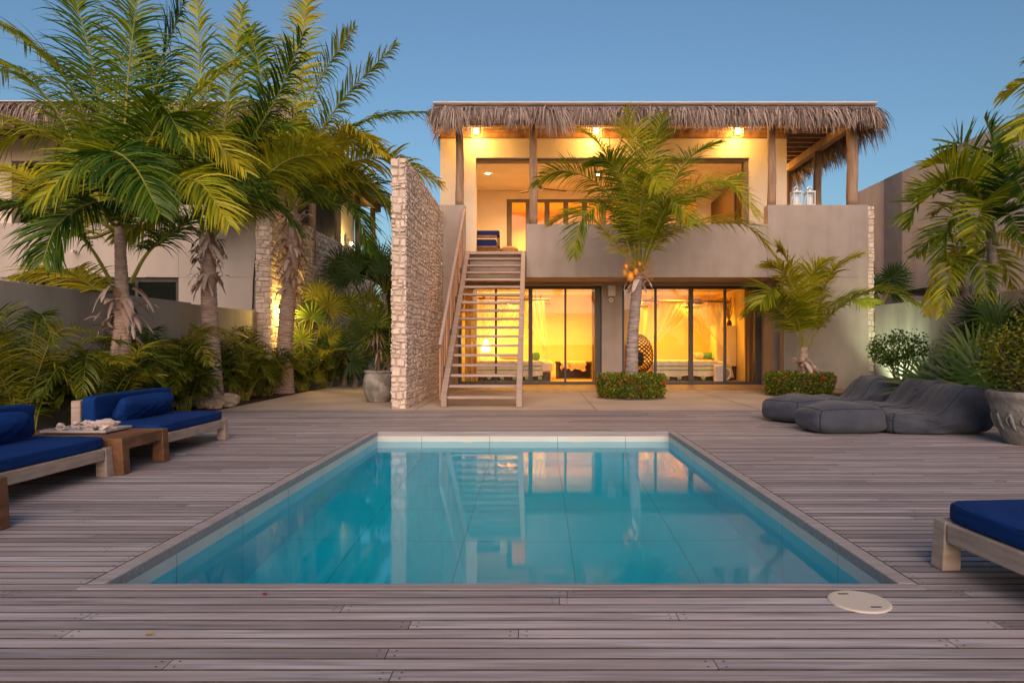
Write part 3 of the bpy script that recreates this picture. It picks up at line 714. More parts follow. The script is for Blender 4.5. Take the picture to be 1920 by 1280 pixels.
# ------------------------------------------------------------------ lamps and small fittings on the villa
def eave_lamp(px_, i):
    Y = 16.8; c = at(px_, 245, Y)
    if i == 3: c = Vector((6.75,20.6,6.2))
    t = thing('eave_lantern', ['glowing caged lantern under the eave at the left end, above the stair head', 'glowing caged lantern under the eave behind the coconut palm crown', 'glowing caged lantern under the eave between the palm and the corner post', 'caged lantern under the side eave, hidden behind the corner of the cream wall'][i], 'lantern', c, 0, 'lanterns under the eave')
    mb = MB()
    for k in range(4):
        a, b_ = (-1,1,1,-1)[k]*.125, (-1,-1,1,1)[k]*.125; mb.box(c.x+a-.01, c.x+a+.01, c.y+b_-.01, c.y+b_+.01, c.z-.13, c.z+.14)
    for zz in (-.13,-.06,.02,.1):
        for s_ in (-1,1): mb.box(c.x-.135, c.x+.135, c.y+s_*.13-.006, c.y+s_*.13+.006, c.z+zz, c.z+zz+.012); mb.box(c.x+s_*.13-.006, c.x+s_*.13+.006, c.y-.123, c.y+.123, c.z+zz+.001, c.z+zz+.013)
    mb.build('cage', RAFTW, t)
    mb = MB(); mb.tube([(c.x,c.y,c.z+.14),(c.x,c.y,6.41)], .012, 6); mb.build('cord', CABLE, t)
    mb = MB(); mb.lathe([(0,-.09),(.045,-.075),(.055,0),(.045,.07),(0,.09)], c, 16); mb.build('bulb', BULB, t, smooth=True)
    lamp(c + Vector((0,.0,-.16)), 9 if i < 3 else 13, (1,.5,.1), .1)
for i, p in enumerate((893,1118,1383,1383)): eave_lamp(p, i)
for i, p in enumerate(((915,327),(1120,329))):
    Y = 4.64*F/(CY-p[1]); c = at(p[0], p[1], Y); c.z = 5.76; mb = MB(); mb.tube([c + Vector((0,0,-.008)), c + Vector((0,0,.0))], .05, 16)
    tag(mb.build('downlight', DOWNL), ['bright recessed downlight in the terrace ceiling left of the fan', 'bright recessed downlight in the terrace ceiling behind the palm crown'][i], 'downlight', 'terrace ceiling downlights')
def down(x, y, z, e, c, size=.3): lamp((x,y,z), e, c, kind='AREA', rot=(0,0,-1), size=size, spread=146)
down(-.4,18.7,5.75, 24, (1,.53,.14)); down(2.2,19.0,5.75, 23, (1,.48,.1)); down(4.3,18.9,5.75, 21, (1,.48,.1))
down(.2,22.6,5.75, 58, (1,.45,.06)); down(3.2,22.6,5.75, 46, (1,.44,.05))
fanc = at(1014, 345, 18.7); t = thing('ceiling_fan', 'ceiling fan with slim blades under the upper terrace ceiling', 'ceiling fan', (fanc.x, fanc.y, 5.76))
mb = MB(); mb.tube([(fanc.x,fanc.y,5.758),(fanc.x,fanc.y,5.4)], .015, 8); mb.lathe([(0,5.4),(.07,5.39),(.09,5.34),(.06,5.27),(0,5.26)], (fanc.x,fanc.y,0), 16); mb.build('motor', CHROME, t, smooth=True)
for k in range(3):
    a = R(20+120*k); d = Vector((math.cos(a), math.sin(a), 0)); mb = MB(); mb.bar(Vector((fanc.x,fanc.y,5.34))+d*.08, Vector((fanc.x,fanc.y,5.33))+d*.75, .12, .012); mb.build('blade', DARKWOOD, t)
c = at(1146, 543, 17.6); tag(B('wall_box', GREYPL, None, (c.x-.095,c.x+.095,17.47,17.617,2.31,2.62), bevel=.01), 'pale grey wall box fixed high on the pier between the glass doors', 'wall box')
mb = MB(); c = at(1146, 562, 17.55); mb.tube([(c.x,17.617,c.z),(c.x,17.56,c.z)], .062, 20); mb.mi = 1
for s_ in (-1,1): mb.tube([(c.x+s_*.018,17.561,c.z),(c.x+s_*.018,17.555,c.z)], .012, 10)
tag(mb.build('twin_spotlight', [GREYPL, BLACK]), 'small round grey fitting with two dark eyes below the wall box', 'wall fitting')
def glass_lantern(px_, label):
    c = at(px_, 386, 16.25); c.z = 4.372; t = thing('candle_lantern', label, 'lantern', c, 0, 'white lanterns on the balcony wall')
    h = .34; mb = MB()
    mb.box(c.x-.105,c.x+.105,c.y-.105,c.y+.105,c.z,c.z+.03); mb.box(c.x-.11,c.x+.11,c.y-.11,c.y+.11,c.z+h-.04,c.z+h)
    for a in (-1,1):
        for b_ in (-1,1): mb.box(c.x+a*.09-.013,c.x+a*.09+.013,c.y+b_*.09-.013,c.y+b_*.09+.013,c.z+.031,c.z+h-.041)
    mb.build('frame', WHITE, t, bevel=.003)
    mb = MB(); mb.tube([c+Vector((0,0,.031)), c+Vector((0,0,.2))], .05, 16); mb.build('candle', CANDLE, t)
    mb = MB(); mb.lathe([(.07,.0),(.06,.04),(.03,.06),(0,.06)], c+Vector((0,0,h)), 16); mb.build('cap', CHROME, t)
    mb = MB(); mb.tube([c+Vector((.045*math.cos(R(a)),0,h+.06+.07*math.sin(R(a)))) for a in range(0,181,20)], .008, 6); mb.build('handle', CHROME, t)
    mb = MB()
    for s_ in (-1,1): mb.box(c.x-.076,c.x+.076,c.y+s_*.09-.001,c.y+s_*.09+.001,c.z+.032,c.z+h-.042)
    mb.build('pane', PANE, t)
glass_lantern(1493, 'white candle lantern on the balcony wall, the one nearer the cream wall'); glass_lantern(1518, 'white candle lantern on the balcony wall, the one nearer the corner post')

# terrace furniture
t = thing('terrace_sofa', 'wooden sofa with navy cushions on the upper terrace at the stair head', 'sofa', (-1.2,17.9,3.257))
B('frame', TEAK, t, (-1.9,-.92,17.6,18.3,3.56,3.62), (-1.0,-.92,17.6,17.68,3.26,3.9), (-1.9,-.92,17.6,17.66,3.82,3.9), bevel=.01)
B('cushion', NAVY, t, (-1.9,-1.02,17.66,18.3,3.622,3.8), bevel=.03); B('cushion', NAVY, t, (-1.9,-.93,17.62,17.8,3.905,4.02), bevel=.03)
t = tag(MB().lathe([(0,0),(.2,.0),(.24,.06),(.2,.1),(.24,.16),(.2,.2),(.24,.26),(.2,.31),(.15,.34),(0,.35)], (-.68,17.75,3.27), 20).build('bamboo_stool', mat('woven_stool', (.4,.22,.09),(.3,.16,.06), scale=20, bump=.5), smooth=True), 'stacked woven bamboo stool beside the terrace sofa', 'stool')
tag(MB().cube_grid(6, lambda p: Vector((-.35,18.1,3.4)) + Vector((p.x*.45,p.y*.35,p.z*.13))*((abs(p.x)**6+abs(p.y)**6+abs(p.z)**6)**(-1/6))).build('floor_cushion', NAVY, smooth=True), 'flat navy floor cushion right of the bamboo stool', 'cushion')

# ------------------------------------------------------------------ rooms behind the glass
down(-.9,20.6,2.65, 24, (1,.47,.02)); down(1.1,20.3,2.65, 24, (1,.47,.02)); down(.2,19.2,2.65, 10, (1,.48,.03))
down(3.0,20.8,2.65, 18, (1,.46,.035)); down(4.6,20.6,2.65, 18, (1,.46,.035)); down(3.9,19.0,2.65, 9, (1,.48,.06))
def bed(x0, x1, y0, y1, label, grp):
    t = thing('bed', label, 'bed', ((x0+x1)/2, y0, .042), 0, grp); zt = .6
    B('base', DARKWOOD, t, (x0+.08,x1-.08,y0+.08,y1,.043,.3), bevel=.01)
    mb = MB(); c = Vector(((x0+x1)/2,(y0+y1)/2,.45)); s_ = Vector(((x1-x0)/2,(y1-y0)/2,.16))
    mb.cube_grid(10, lambda p: c + Vector((p.x*s_.x,p.y*s_.y,p.z*s_.z))*((abs(p.x)**9+abs(p.y)**9+abs(p.z)**9)**(-1/9))); mb.build('mattress', LINEN, t, smooth=True)
    # throw hanging over the foot
    mb = MB(); n = 40; rows = [(.62,y0+.5),(.625,y0-.0),(.6,y0-.03),(.45,y0-.045),(.3,y0-.055),(.2,y0-.06)]
    vs = []
    for j,(z,y) in enumerate(rows):
        for i in range(n+1):
            x = x0+.05+(x1-x0-.35)*i/n; vs.append((x, y - .012*math.sin(i*1.1)*(j > 1), z + (.02*math.sin(i*.35) if j == 5 else 0)))
    for j in range(len(rows)-1):
        for i in range(n): mb.add([vs[j*(n+1)+i],vs[j*(n+1)+i+1],vs[(j+1)*(n+1)+i+1],vs[(j+1)*(n+1)+i]], [(0,1,2,3)])
    th = mb.build('throw', LINEN, t)
    for z in (.47,.36):
        mb = MB()
        for i in range(n): x = x0+.05+(x1-x0-.35)*i/n; x2 = x0+.05+(x1-x0-.35)*(i+1)/n; mb.add([(x,y0-.075,z),(x2,y0-.075,z),(x2,y0-.075,z+.02),(x,y0-.075,z+.02)], [(0,1,2,3)])
        mb.build('stripe', STRIPE, th)
    k = 6
    for i in range(k):
        x = x0+.12+(x1-x0-.5)*i/(k-1); mb = MB(); mb.blob((x,y0-.07,.15), .06, i, .15, 5); mb.tube([(x,y0-.07,.2),(x,y0-.06,.22)], .012, 6); mb.build('pompom', POM, th, smooth=True)
    return t
bl = bed(-1.75,.5,18.95,21.2,'white bed with fringed throw behind the stairs in the left room','beds in the lit rooms')
br = bed(3.2,5.35,18.95,21.2,'white bed with striped throw under the net in the right room','beds in the lit rooms')
def pillow(c, sx, sy, sz, m_, name, label, cat, rot=0, tilt=0, group=None, par=None, wr=.12, seed=0, n=12):
    mb = MB(); c = Vector(c); M_ = Matrix.Rotation(rot, 3, 'Z') @ Matrix.Rotation(tilt, 3, 'X')
    def fn(p):
        k = (abs(p.x)**5+abs(p.y)**5+abs(p.z)**5)**(-1/5); q = p*k
        e = max(0,(1-abs(q.x)**3.2))**.5*max(0,(1-abs(q.y)**3.2))**.5
        z = q.z*(.14+.86*e) + wr*noise.noise(Vector((q.x*2.5+seed,q.y*2.5,q.z+seed)))*e + wr*.5*noise.noise(Vector((q.x*7+seed,q.y*3,q.z)))
        return c + M_ @ Vector((q.x*sx*(1-.06*(1-abs(q.y))), q.y*sy*(1-.05*(1-abs(q.x))), z*sz))
    mb.cube_grid(n, fn); o = mb.build(name, m_, par, smooth=True)
    if label: tag(o, label, cat, group)
    return o
for i,(px_,lab) in enumerate(((1312,'grey and green pillow lying left on the right bed'),(1328,'green patterned pillow leaning in the middle on the right bed'),(1347,'large grey pillow lying right on the right bed'))):
    c = at(px_, 668, 20.2); c.z = .74; pillow(c, .2+.06*(i == 2), .14, .08, (SLEEP,GREENC,SLEEP)[i], 'bed_pillow', lab, 'pillow', U(-.4,.4), .5, 'pillows on the right bed')
c = at(1005, 672, 20.0); c.z = .73; mb = MB(); mb.blob(c, .12, 3, .2, 6); tag(mb.build('bed_cushion', GREENC, smooth=True), 'round green cushion on the left bed', 'cushion')
c = at(958, 674, 20.0); c.z = .7; pillow(c, .35, .2, .07, SLEEP, 'bed_pillow', 'long tan pillow on the left bed behind the stairs', 'pillow')
def net_and_poles(x0, x1, y0, y1, z, labn, labp):
    t = thing('bamboo_canopy', labp, 'bed canopy', ((x0+x1)/2, y0, z), 0, 'bamboo canopies over the beds')
    for (a, b_, r_) in (((x0-.15,y0,z),(x1+.15,y0,z-.03),.028), ((x0-.1,y1,z-.07),(x1+.2,y1,z-.05),.028), ((x0+.1,y0-.2,z+.05),(x0+.1,y1+.2,z+.03),.022), ((x1-.1,y0-.2,z+.05),(x1-.1,y1+.2,z+.03),.022)):
        mb = MB(); mb.tube([a, b_], r_, 8); mb.build('pole', BAMBOO, t)
    mb = MB()
    for x in (x0+.25, x1-.25): mb.tube([(x,(y0+y1)/2,z),(x,(y0+y1)/2,2.66)], .006, 5)
    mb.build('rope', CABLE, t)
    nt_ = thing('mosquito_net', labn, 'bed net', ((x0+x1)/2, y0, .6), 0, 'mosquito nets over the beds')
    def panel(a, b_, g, tail, seed):
        """cloth from the pole edge a-b gathered at g, then falling to tail"""
        a, b_, g, tail = Vector(a), Vector(b_), Vector(g), Vector(tail); mb = MB(); nx, nz_ = 36, 18; vs = []
        for j in range(nz_+1):
            t_ = j/nz_
            for i in range(nx+1):
                s_ = i/nx; top = a.lerp(b_, s_) + Vector((0,0,-.1*math.sin(s_*math.pi)))
                gp = g + (b_-a)*(s_-.5)*.06; tp = tail + (b_-a)*(s_-.5)*.22
                if t_ < .7: u = t_/.7; p = top.lerp(gp, u) + Vector((0,0,-.28*math.sin(u*math.pi)*(1-abs(2*s_-1))))
                else: p = gp.lerp(tp, (t_-.7)/.3)
                p += Vector((0,1,0))*.035*math.sin(s_*40+seed)*(1-.4*abs(t_-.4)); vs.append(p)
        fs = [(j*(nx+1)+i, j*(nx+1)+i+1, (j+1)*(nx+1)+i+1, (j+1)*(nx+1)+i) for j in range(nz_) for i in range(nx)]
        mb.add(vs, fs); mb.build('net_panel', NET, nt_, smooth=True)
    xm = (x0+x1)/2
    panel((x0,y0,z),(xm+.1,y0,z),(x0-.05,y0+.02,.95),(x0-.1,y0-.04,.15),0); panel((xm-.1,y0+.05,z),(x1,y0+.05,z),(x1+.05,y0+.05,.95),(x1+.12,y0-.02,.15),1)
    panel((x0,y1,z-.06),(x1,y1,z-.06),(x0+.1,y1,1.0),(x0,y1,.6),2); panel((x1-1.1,y1-.05,z-.06),(x1,y1-.05,z-.06),(x1,y1,1.0),(x1,y1,.6),3)
net_and_poles(-1.55,.25,19.1,20.6,2.36,'sheer white net gathered over the bed behind the stairs','bamboo pole canopy hanging over the bed behind the stairs')
net_and_poles(3.15,5.3,19.1,20.6,2.3,'sheer white net crossed over the bed in the right room','bamboo pole canopy hanging over the bed in the right room')
def curtain(x0, x1, y, label):
    mb = MB(); n = 60; top, bot = [], []
    for i in range(n+1):
        x = x0+(x1-x0)*i/n; yy = y + .05*math.sin(i*1.25) + .02*math.sin(i*.5); top.append((x,yy,2.55)); bot.append((x+.01*math.sin(i),yy,.06))
    vs = top+bot; mb.add(vs, [(i,i+1,n+2+i,n+1+i) for i in range(n)])
    tag(mb.build('curtain', CURT, smooth=True), label, 'curtain', 'gold curtains inside the glass doors')
curtain(5.58,5.84,18.2,'gold curtain gathered at the right end of the right glass doors'); curtain(1.5,1.76,18.2,'narrow gold curtain at the right end of the left glass doors'); curtain(-1.88,-1.55,18.2,'gold curtain gathered behind the lower stairs'); curtain(2.36,2.62,18.25,'pale curtain gathered left of the hanging egg chair')
# bench with sheepskin
t = thing('bench', 'low dark wooden bench at the back of the left room', 'bench', (1.1,20.6,.042)); B('seat', DARKWOOD, t, (.6,1.8,20.4,20.9,.5,.56), bevel=.01); B('leg', DARKWOOD, t, (.62,.7,20.42,20.88,.042,.498)); B('leg', DARKWOOD, t, (1.7,1.78,20.42,20.88,.042,.498)); B('panel', DARKWOOD, t, (.71,1.69,20.8,20.84,.05,.497))
mb = MB(); n = 14; vs = []
for j in range(9):
    for i in range(n+1):
        s_ = i/n; x = .75+.75*s_ + .03*math.sin(j*2); y_ = [20.85,20.6,20.42,20.385,20.38,20.375,20.375,20.372,20.37][j]; z_ = [.575,.58,.578,.55,.48,.42,.36,.3,.24+.1*abs(math.sin(s_*7))][j]
        if j > 4: z_ += .1*(1-s_)*abs(math.sin(i))
        vs.append((x, y_ + .008*math.sin(i*3+j), z_))
mb.add(vs, [(j*(n+1)+i,j*(n+1)+i+1,(j+1)*(n+1)+i+1,(j+1)*(n+1)+i) for j in range(8) for i in range(n)]); tag(mb.build('sheepskin', FUR, smooth=True), 'tan sheepskin draped over the dark bench', 'sheepskin')
# bedside lamp seen through the stairs
c = at(902, 640, 19.6); c.z = .75; t = thing('bedside_lamp', 'glowing table lamp seen through the stair treads', 'table lamp', (c.x,c.y,.6)); tag(B('nightstand', DARKWOOD, None, (c.x-.2,c.x+.2,c.y+1.85-.2,c.y+1.85+.2,.043,.6), bevel=.01), 'small dark nightstand under the lit lamp in the left room', 'nightstand')
t.location = (c.x, c.y+1.85, .603); c = Vector((c.x, c.y+1.85, .603))
mb = MB(); mb.lathe([(0,0),(.09,0),(.09,.02),(.02,.03),(.02,.25),(0,.25)], c, 16); mb.build('base', CHROME, t)
mb = MB(); mb.lathe([(.14,.25),(.1,.5)], c, 20); mb.build('lamp_shade', SHADE, t, smooth=True)
mb = MB(); mb.lathe([(0,.5),(.05,.53),(.06,.58),(0,.62)], c, 12); mb.build('bulb', DOWNL, t)
# hanging egg chair
c = Vector(((1199-CX)*18.7/F, 18.7, .82)); t = thing('egg_chair', 'dark red lattice egg chair standing behind the palm trunk', 'egg chair', (c.x,c.y,.28))
mb = MB()
def eggp(a, v):   # v 0..1 bottom to top
    th = math.pi*v; r = math.sin(th)*.38*(1.12-.3*v); return c + Vector((r*math.cos(a), r*math.sin(a), -.53*math.cos(th)))
for k in range(16):
    for sgn in (-1,1): mb.tube([eggp(2*math.pi*k/16 + sgn*v*1.7*math.pi, .03+.94*v) for v in [i/26 for i in range(27)]], .011, 5, cap=False)
mb.build('lattice_shell', EGG, t); pillow(c+Vector((-.05,-.05,-.1)), .22, .2, .12, GREENC, 'seat_cushion', None, None, 0, 1.2, par=t) if False else None
mb = MB(); mb.blob(c+Vector((-.08,0,-.12)), .2, 5, .15, 7, (1,.8,1)); mb.build('cushion', mat('dark_green_cushion',(.02,.05,.03),rough=.9), t, smooth=True)
mb = MB(); mb.lathe([(.2,-.775),(.2,-.75),(.03,-.74),(.03,-.52)], c, 20); mb.build('foot', EGG, t)
# cabinet, agave, bouquet, white stool
cb = thing('cabinet', 'cream cabinet at the right of the right room holding plants', 'cabinet', (5.6,20.1,.042)); B('body', ROOMW, cb, (5.25,5.83,19.8,20.6,.45,1.62), bevel=.008); B('plinth_box', DARKWOOD, cb, (5.27,5.83,19.83,20.58,.043,.448))
c = Vector((5.36,20.0,1.622)); t = thing('agave_pot', 'small dark agave in a pot on the cream cabinet', 'potted plant', c); mb = MB(); mb.lathe([(0,0),(.06,0),(.05,.12),(.08,.17),(.0,.16)], c, 12); mb.build('pot', DARKWOOD, t, smooth=True); mb = MB(); rb = MB()
for k in range(11):
    a = 2*math.pi*k/11; d = Vector((math.cos(a)*.6, math.sin(a)*.4, .8)).normalized(); mb.rv = U(0,.5); mb.ribbon([c+Vector((0,0,.16)), c+Vector((0,0,.16))+d*.16, c+Vector((0,0,.16))+d*.34+Vector((math.cos(a)*.06,0,-.02))], Vector((-math.sin(a),math.cos(a),.3)).normalized(), [.05,.05,.005])
mb.build('leaves', DARKLEAF, t)
c = Vector((5.68,20.0,1.622)); t = thing('dried_bouquet', 'tall dried bouquet in a dark vase beside the agave', 'bouquet', c); mb = MB(); mb.lathe([(0,0),(.07,0),(.08,.08),(.05,.14),(.06,.16)], c, 12); mb.build('vase', DARKWOOD, t, smooth=True); mb = MB()
for k in range(40):
    d = Vector((U(-.35,.2),U(-.2,.2),1)); q = [c+Vector((0,0,.14)), c+d*.4+Vector((U(-.05,.05),0,0)), c+d*.75+Vector((U(-.1,.06),0,U(-.1,.05)))]; mb.tube(curve(q,6), .004, 4)
leaves(mb, [c+Vector((U(-.22,.05),U(-.1,.1),U(.45,.8))) for k in range(160)], .06); mb.build('stems', DRYBR, t)
c = Vector(((1350-CX)*18.45/F,18.45,.042)); t = thing('mug_stool', 'white mug shaped stool with a round handle in the right room', 'stool', c); mb = MB(); mb.lathe([(0,0),(.16,0),(.165,.02),(.165,.46),(.14,.48),(0,.48)], c, 28); mb.build('body', WHITE, t, smooth=False); mb = MB(); mb.tube([c+Vector((.165+.12*math.sin(R(a)),0,.24+.15*math.cos(R(a)))) for a in range(0,181,15)], .03, 8); mb.build('handle', WHITE, t, smooth=True)
tag(B('air_conditioner', WHITE, None, (-.4,.35,22.15,22.39,2.2,2.5), bevel=.02), 'white air conditioner on the back wall of the left room', 'air conditioner'); tag(B('wall_vent', DARKWOOD, None, (4.95,5.45,22.37,22.395,2.2,2.55)), 'dark slatted vent high on the right room back wall', 'vent')

# ------------------------------------------------------------------ neighbours and garden walls
nb = thing('villa', 'unlit neighbouring villa with thatched roof behind the left palms', 'house', (-11,16.1,0))
B('balcony_wall', NBST, nb, (-8.42,-6.46,16.1,16.4,2.66,4.37), (-16,-8.422,16.1,16.35,2.66,3.94), (-8.42,-6.46,16.1,16.4,-.05,2.658), bevel=.008)
B('ground_floor_wall', NBST, nb, (-16,-12.2,16.12,16.35,-.05,2.65), (-12.19,-8.43,16.12,16.35,-.05,1.2))
wn = B('window', DARKF, nb, (-12.1,-8.45,16.2,16.26,1.22,1.28), (-12.1,-8.45,16.2,16.26,2.56,2.655), (-12.1,-12.03,16.2,16.26,1.285,2.555), (-9.5,-9.43,16.2,16.26,1.285,2.555), (-8.53,-8.45,16.2,16.26,1.285,2.555))
B('pane', PANEDARK, wn, (-12.0,-8.54,16.23,16.236,1.29,2.55))
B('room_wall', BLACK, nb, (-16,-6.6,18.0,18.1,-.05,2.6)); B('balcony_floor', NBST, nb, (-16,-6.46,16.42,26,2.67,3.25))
B('upper_wall', CREAM, nb, (-16,-13.2,17.2,17.5,3.26,6.26), (-10.2,-9.6,17.2,17.5,3.26,6.26), (-13.19,-10.21,17.2,17.5,5.7,6.26), (-7.4,-6.9,17.2,17.5,3.26,6.26), (-9.59,-7.41,17.2,17.5,5.7,6.26))
B('upper_wall', CREAM, nb, (-7.2,-6.9,17.51,26,3.26,6.26))
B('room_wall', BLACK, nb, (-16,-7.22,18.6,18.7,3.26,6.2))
rf = B('roof', FASCIA, nb, (-17,-5.75,15.8,27,6.5,6.68)); B('roof_trim', WHITE, rf, (-17,-5.72,15.74,15.9,6.682,6.7))
mb = MB(); thatch(mb, (-16.5,15.76,6.58), (-5.7,15.76,6.58), (0,-1,0), 5500, drop=.62); thatch(mb, (-5.72,15.75,6.58), (-5.72,26.6,6.58), (1,0,0), 6500, drop=.55); thatch(mb, (-5.8,26.6,6.58), (-5.75,26.9,6.58), (1,.5,0), 300, drop=.5); mb.build('thatch', THATCH, rf)
mb = MB()
for yy in [16.4+i*.42 for i in range(25)]: mb.box(-6.9,-5.78,yy,yy+.09,6.41,6.495)
mb.build('rafter', RAFTW, nb); B('edge_beam', RAFTW, nb, (-6.2,-6.02,16.05,26.6,6.2,6.408))
for yy in (16.5,18.8,21.2,23.6,25.8):
    mb = MB(); mb.tube([(-6.15,yy,3.26),(-6.14,yy,4.8),(-6.15,yy,6.2)], .1, 12); mb.build('post', POSTW, nb, smooth=True)
mb = MB()
for yy in [17.6+i*.12 for i in range(50)]: mb.box(-6.895,-6.86,yy,yy+.05,3.3,5.9)
mb.build('slat_screen', DARKWOOD, nb)
sw = thing('stone_wall', 'long coral stone wall of the neighbouring villa behind the fan palms', 'stone wall', (-6.2,15.7,0))
mb = MB(); mb.box(-6.44,-6.11,15.73,26,-.05,4.22); mb.build('core', MORTAR, sw)
mb = MB(); stone_face(mb, (-6.45,15.72,0), (1,0,0), (0,0,1), (0,-1,0), .34, 4.25, (.08,.17), (.14,.34), .03); stone_face(mb, (-6.105,15.72,0), (0,1,0), (0,0,1), (1,0,0), 10.2, 4.25, (.1,.2), (.18,.42), .04); mb.build('masonry', STONE, sw)
mb = MB(); mb.tube(curve([at(487,395,16.05), at(483,450,16.05), at(476,520,16.05), at(474,580,16.05)], 20), .018, 6); tag(mb.build('drain_cable', CABLE, smooth=True), 'black cable running down the neighbouring villa beside its stone wall', 'cable')
mb = MB(); c = at(141,471,16.1); mb.tube([c, c+Vector((.1,-.28,-.03))], .035, 12); tag(mb.build('drain_spout', GREYPL), 'short grey drain spout poking out of the neighbouring balcony wall', 'drain spout')
def wall_lamp(c, label, e=12):
    t = thing('wall_lamp', label, 'wall lamp', c, 0, 'lit wall lamps on the neighbouring stone wall'); c = Vector(c)
    B('housing', DARKF, t, (c.x-.03,c.x+.09,c.y-.06,c.y+.06,c.z-.12,c.z+.16), bevel=.005)
    mb = MB(); mb.blob(c+Vector((.125,-.05,-.03)), .04, 1, .02, 5); mb.build('bulb', WALLBULB, t, smooth=True)
    lamp(c+Vector((.3,-.2,-.03)), e, (1,.66,.14), .05)
wall_lamp((-6.03,16.25,1.85), 'lit wall lamp behind the palm trunk low on the neighbouring stone wall', 11)
wall_lamp((-6.75,24.6,4.72), 'small lit lamp on the neighbouring terrace above the stone wall', 8)
tag(B('garden_wall', GREYST, None, (-6.58,-6.4,-1,12.7,-.06,1.86), (-6.57,-6.41,12.705,15.9,-.06,1.84), bevel=.01), 'long grey rendered garden wall behind the left palms', 'garden wall')
tag(B('garden_wall', GREYST, None, (8.02,8.2,-1,16.15,-.06,2.0), bevel=.01), 'pale rendered garden wall at the right, washed by a hidden spotlight', 'garden wall')
nr = thing('villa', 'tall blank side wall of the neighbouring villa rising behind the right palms', 'house', (10.5,14,0))
B('wall', PALEST, nr, (10.0,10.4,5,21.3,-.06,5.8), bevel=.01); mb = MB(); mb.box(9.985,9.998,18.6,19.55,-.05,5.797); mb.build('grey_panel', BANDST, nr); B('canopy', DARKF, nr, (9.2,9.98,15.6,17.2,2.3,2.42))
# garden spotlight behind the bush
t = thing('garden_spotlight', 'small dark garden spotlight hidden behind the round bush, lighting the wall', 'spotlight', (7.3,14.9,-.02)); mb = MB(); mb.tube([(7.3,14.9,-.02),(7.3,14.9,.12)], .015, 8); mb.build('stake', DARKF, t); mb = MB(); mb.tube([(7.3,14.9,.12),(7.39,14.92,.2)], .045, 12); mb.build('head', DARKF, t)
lamp((7.3,14.93,.24), 30, (.85,1,.62), .04, 'SPOT', (1,.15,1.1), spot=120)

# ------------------------------------------------------------------ pool furniture
def cushion_fn(c, s_, e=7, puff=.0, seed=0, wr=.006):
    c, s_ = Vector(c), Vector(s_)
    def fn(p):
        k = (abs(p.x)**e+abs(p.y)**e+abs(p.z)**e)**(-1/e); q = p*k
        z = q.z*s_.z*(1 + puff*(1-q.x*q.x)*(1-q.y*q.y))
        nn = noise.noise(Vector((q.x*3+seed, q.y*4, q.z*2)))*wr
        return c + Vector((q.x*s_.x, q.y*s_.y, z)) + Vector((nn,nn,nn*1.5))
    return fn
def sofa(label, loc, rz):
    t = thing('deck_sofa', label, 'outdoor sofa', loc, rz, 'low blue sofas on the deck')
    hl, fx, bx = .7, .42, -.42
    def P(name, *bs, rv=.5, bevel=.008, m_=WASHED):
        mb = MB(); mb.rv = rv
        for b_ in bs: mb.box(*b_)
        return mb.build(name, m_, t, local=True, bevel=bevel)
    P('front_rail', (fx-.05,fx,-hl+.102,hl-.102,.14,.235)); P('back_rail', (bx,bx+.05,-hl+.102,hl-.102,.14,.235)); 
    for s_ in (-1,1): P('side_rail', (bx+.101,fx-.101,s_*(hl-.025)-.025,s_*(hl-.025)+.025,.14,.234))
    for sx in (-1,1):
        for sy in (-1,1):
            mb = MB(); mb.rv = U(.2,.9); X_, Y_ = sx*(fx-.05), sy*(hl-.05)
            vs = [(X_+sx*.015+a*.047, Y_+b_*.047+sy*.006, 0) for a,b_ in ((-1,-1),(1,-1),(1,1),(-1,1))] + [(X_+sx*.004+a*.044, Y_+sy*.004+b_*.044, .237) for a,b_ in ((-1,-1),(1,-1),(1,1),(-1,1))]
            mb.add(vs, [(3,2,1,0),(4,5,6,7),(0,1,5,4),(1,2,6,5),(2,3,7,6),(3,0,4,7)]); mb.build('leg', WASHED, t, local=True, bevel=.006)
    mb = MB()
    for i in range(9): y_ = -hl+.14+i*(2*hl-.28)/8; mb.box(bx+.052,fx-.052,y_-.04,y_+.04,.2,.225)
    mb.build('slats', WASHED, t, local=True)
    P('back_panel', (bx-.03,bx+.06,-hl+.01,hl-.01,.24,.555), rv=.7, bevel=.01)
    mb = MB(); mb.cube_grid(18, cushion_fn((.02,0,.282),(.385,hl-.012,.05), 9, .12, 1)); c_ = mb.build('seat_cushion', BLUE, t, smooth=True, local=True)
    for zz in (.319,.245):
        a_, b_ = .377, hl-.02; lp = []
        for k in range(49):
            t_ = 2*math.pi*k/48; cs, sn_ = math.cos(t_), math.sin(t_); kk = (abs(cs)**9+abs(sn_)**9)**(-1/9); lp.append((.02+a_*cs*kk, b_*sn_*kk, zz))
        mb = MB(); mb.tube(lp, .0055, 6, cap=False); mb.build('piping', PIPING, c_, smooth=True, local=True)
    mb2 = MB(); mb2.cube_grid(14, cushion_fn((bx+.135,0,.46),(.065,hl-.008,.135), 14, .06, 2)); mb2.build('back_cushion', BLUE, t, smooth=True, local=True)
    mb = MB(); M_ = Matrix.Rotation(R(-62), 3, 'Y')
    def fn(p):
        k = (abs(p.x)**5+abs(p.y)**5+abs(p.z)**5)**(-1/5); q = p*k
        e = max(0,(1-abs(q.x)**3.4))**.5*max(0,(1-abs(q.y)**5))**.5
        z = q.z*(.16+.84*e) + .16*noise.noise(Vector((q.x*2.2,q.y*5,q.z+3)))*e + .12*noise.noise(Vector((q.x*3,q.y*11,q.z)))*(.3+abs(q.y))
        return Vector((bx+.3,-.03,.445)) + M_ @ Vector((q.x*.135*(1-.08*(1-abs(q.y))), q.y*.47*(1-.05*(1-abs(q.x))), z*.1))
    mb.cube_grid(22, fn); mb.build('pillow', BLUE, t, smooth=True, local=True)
    return t
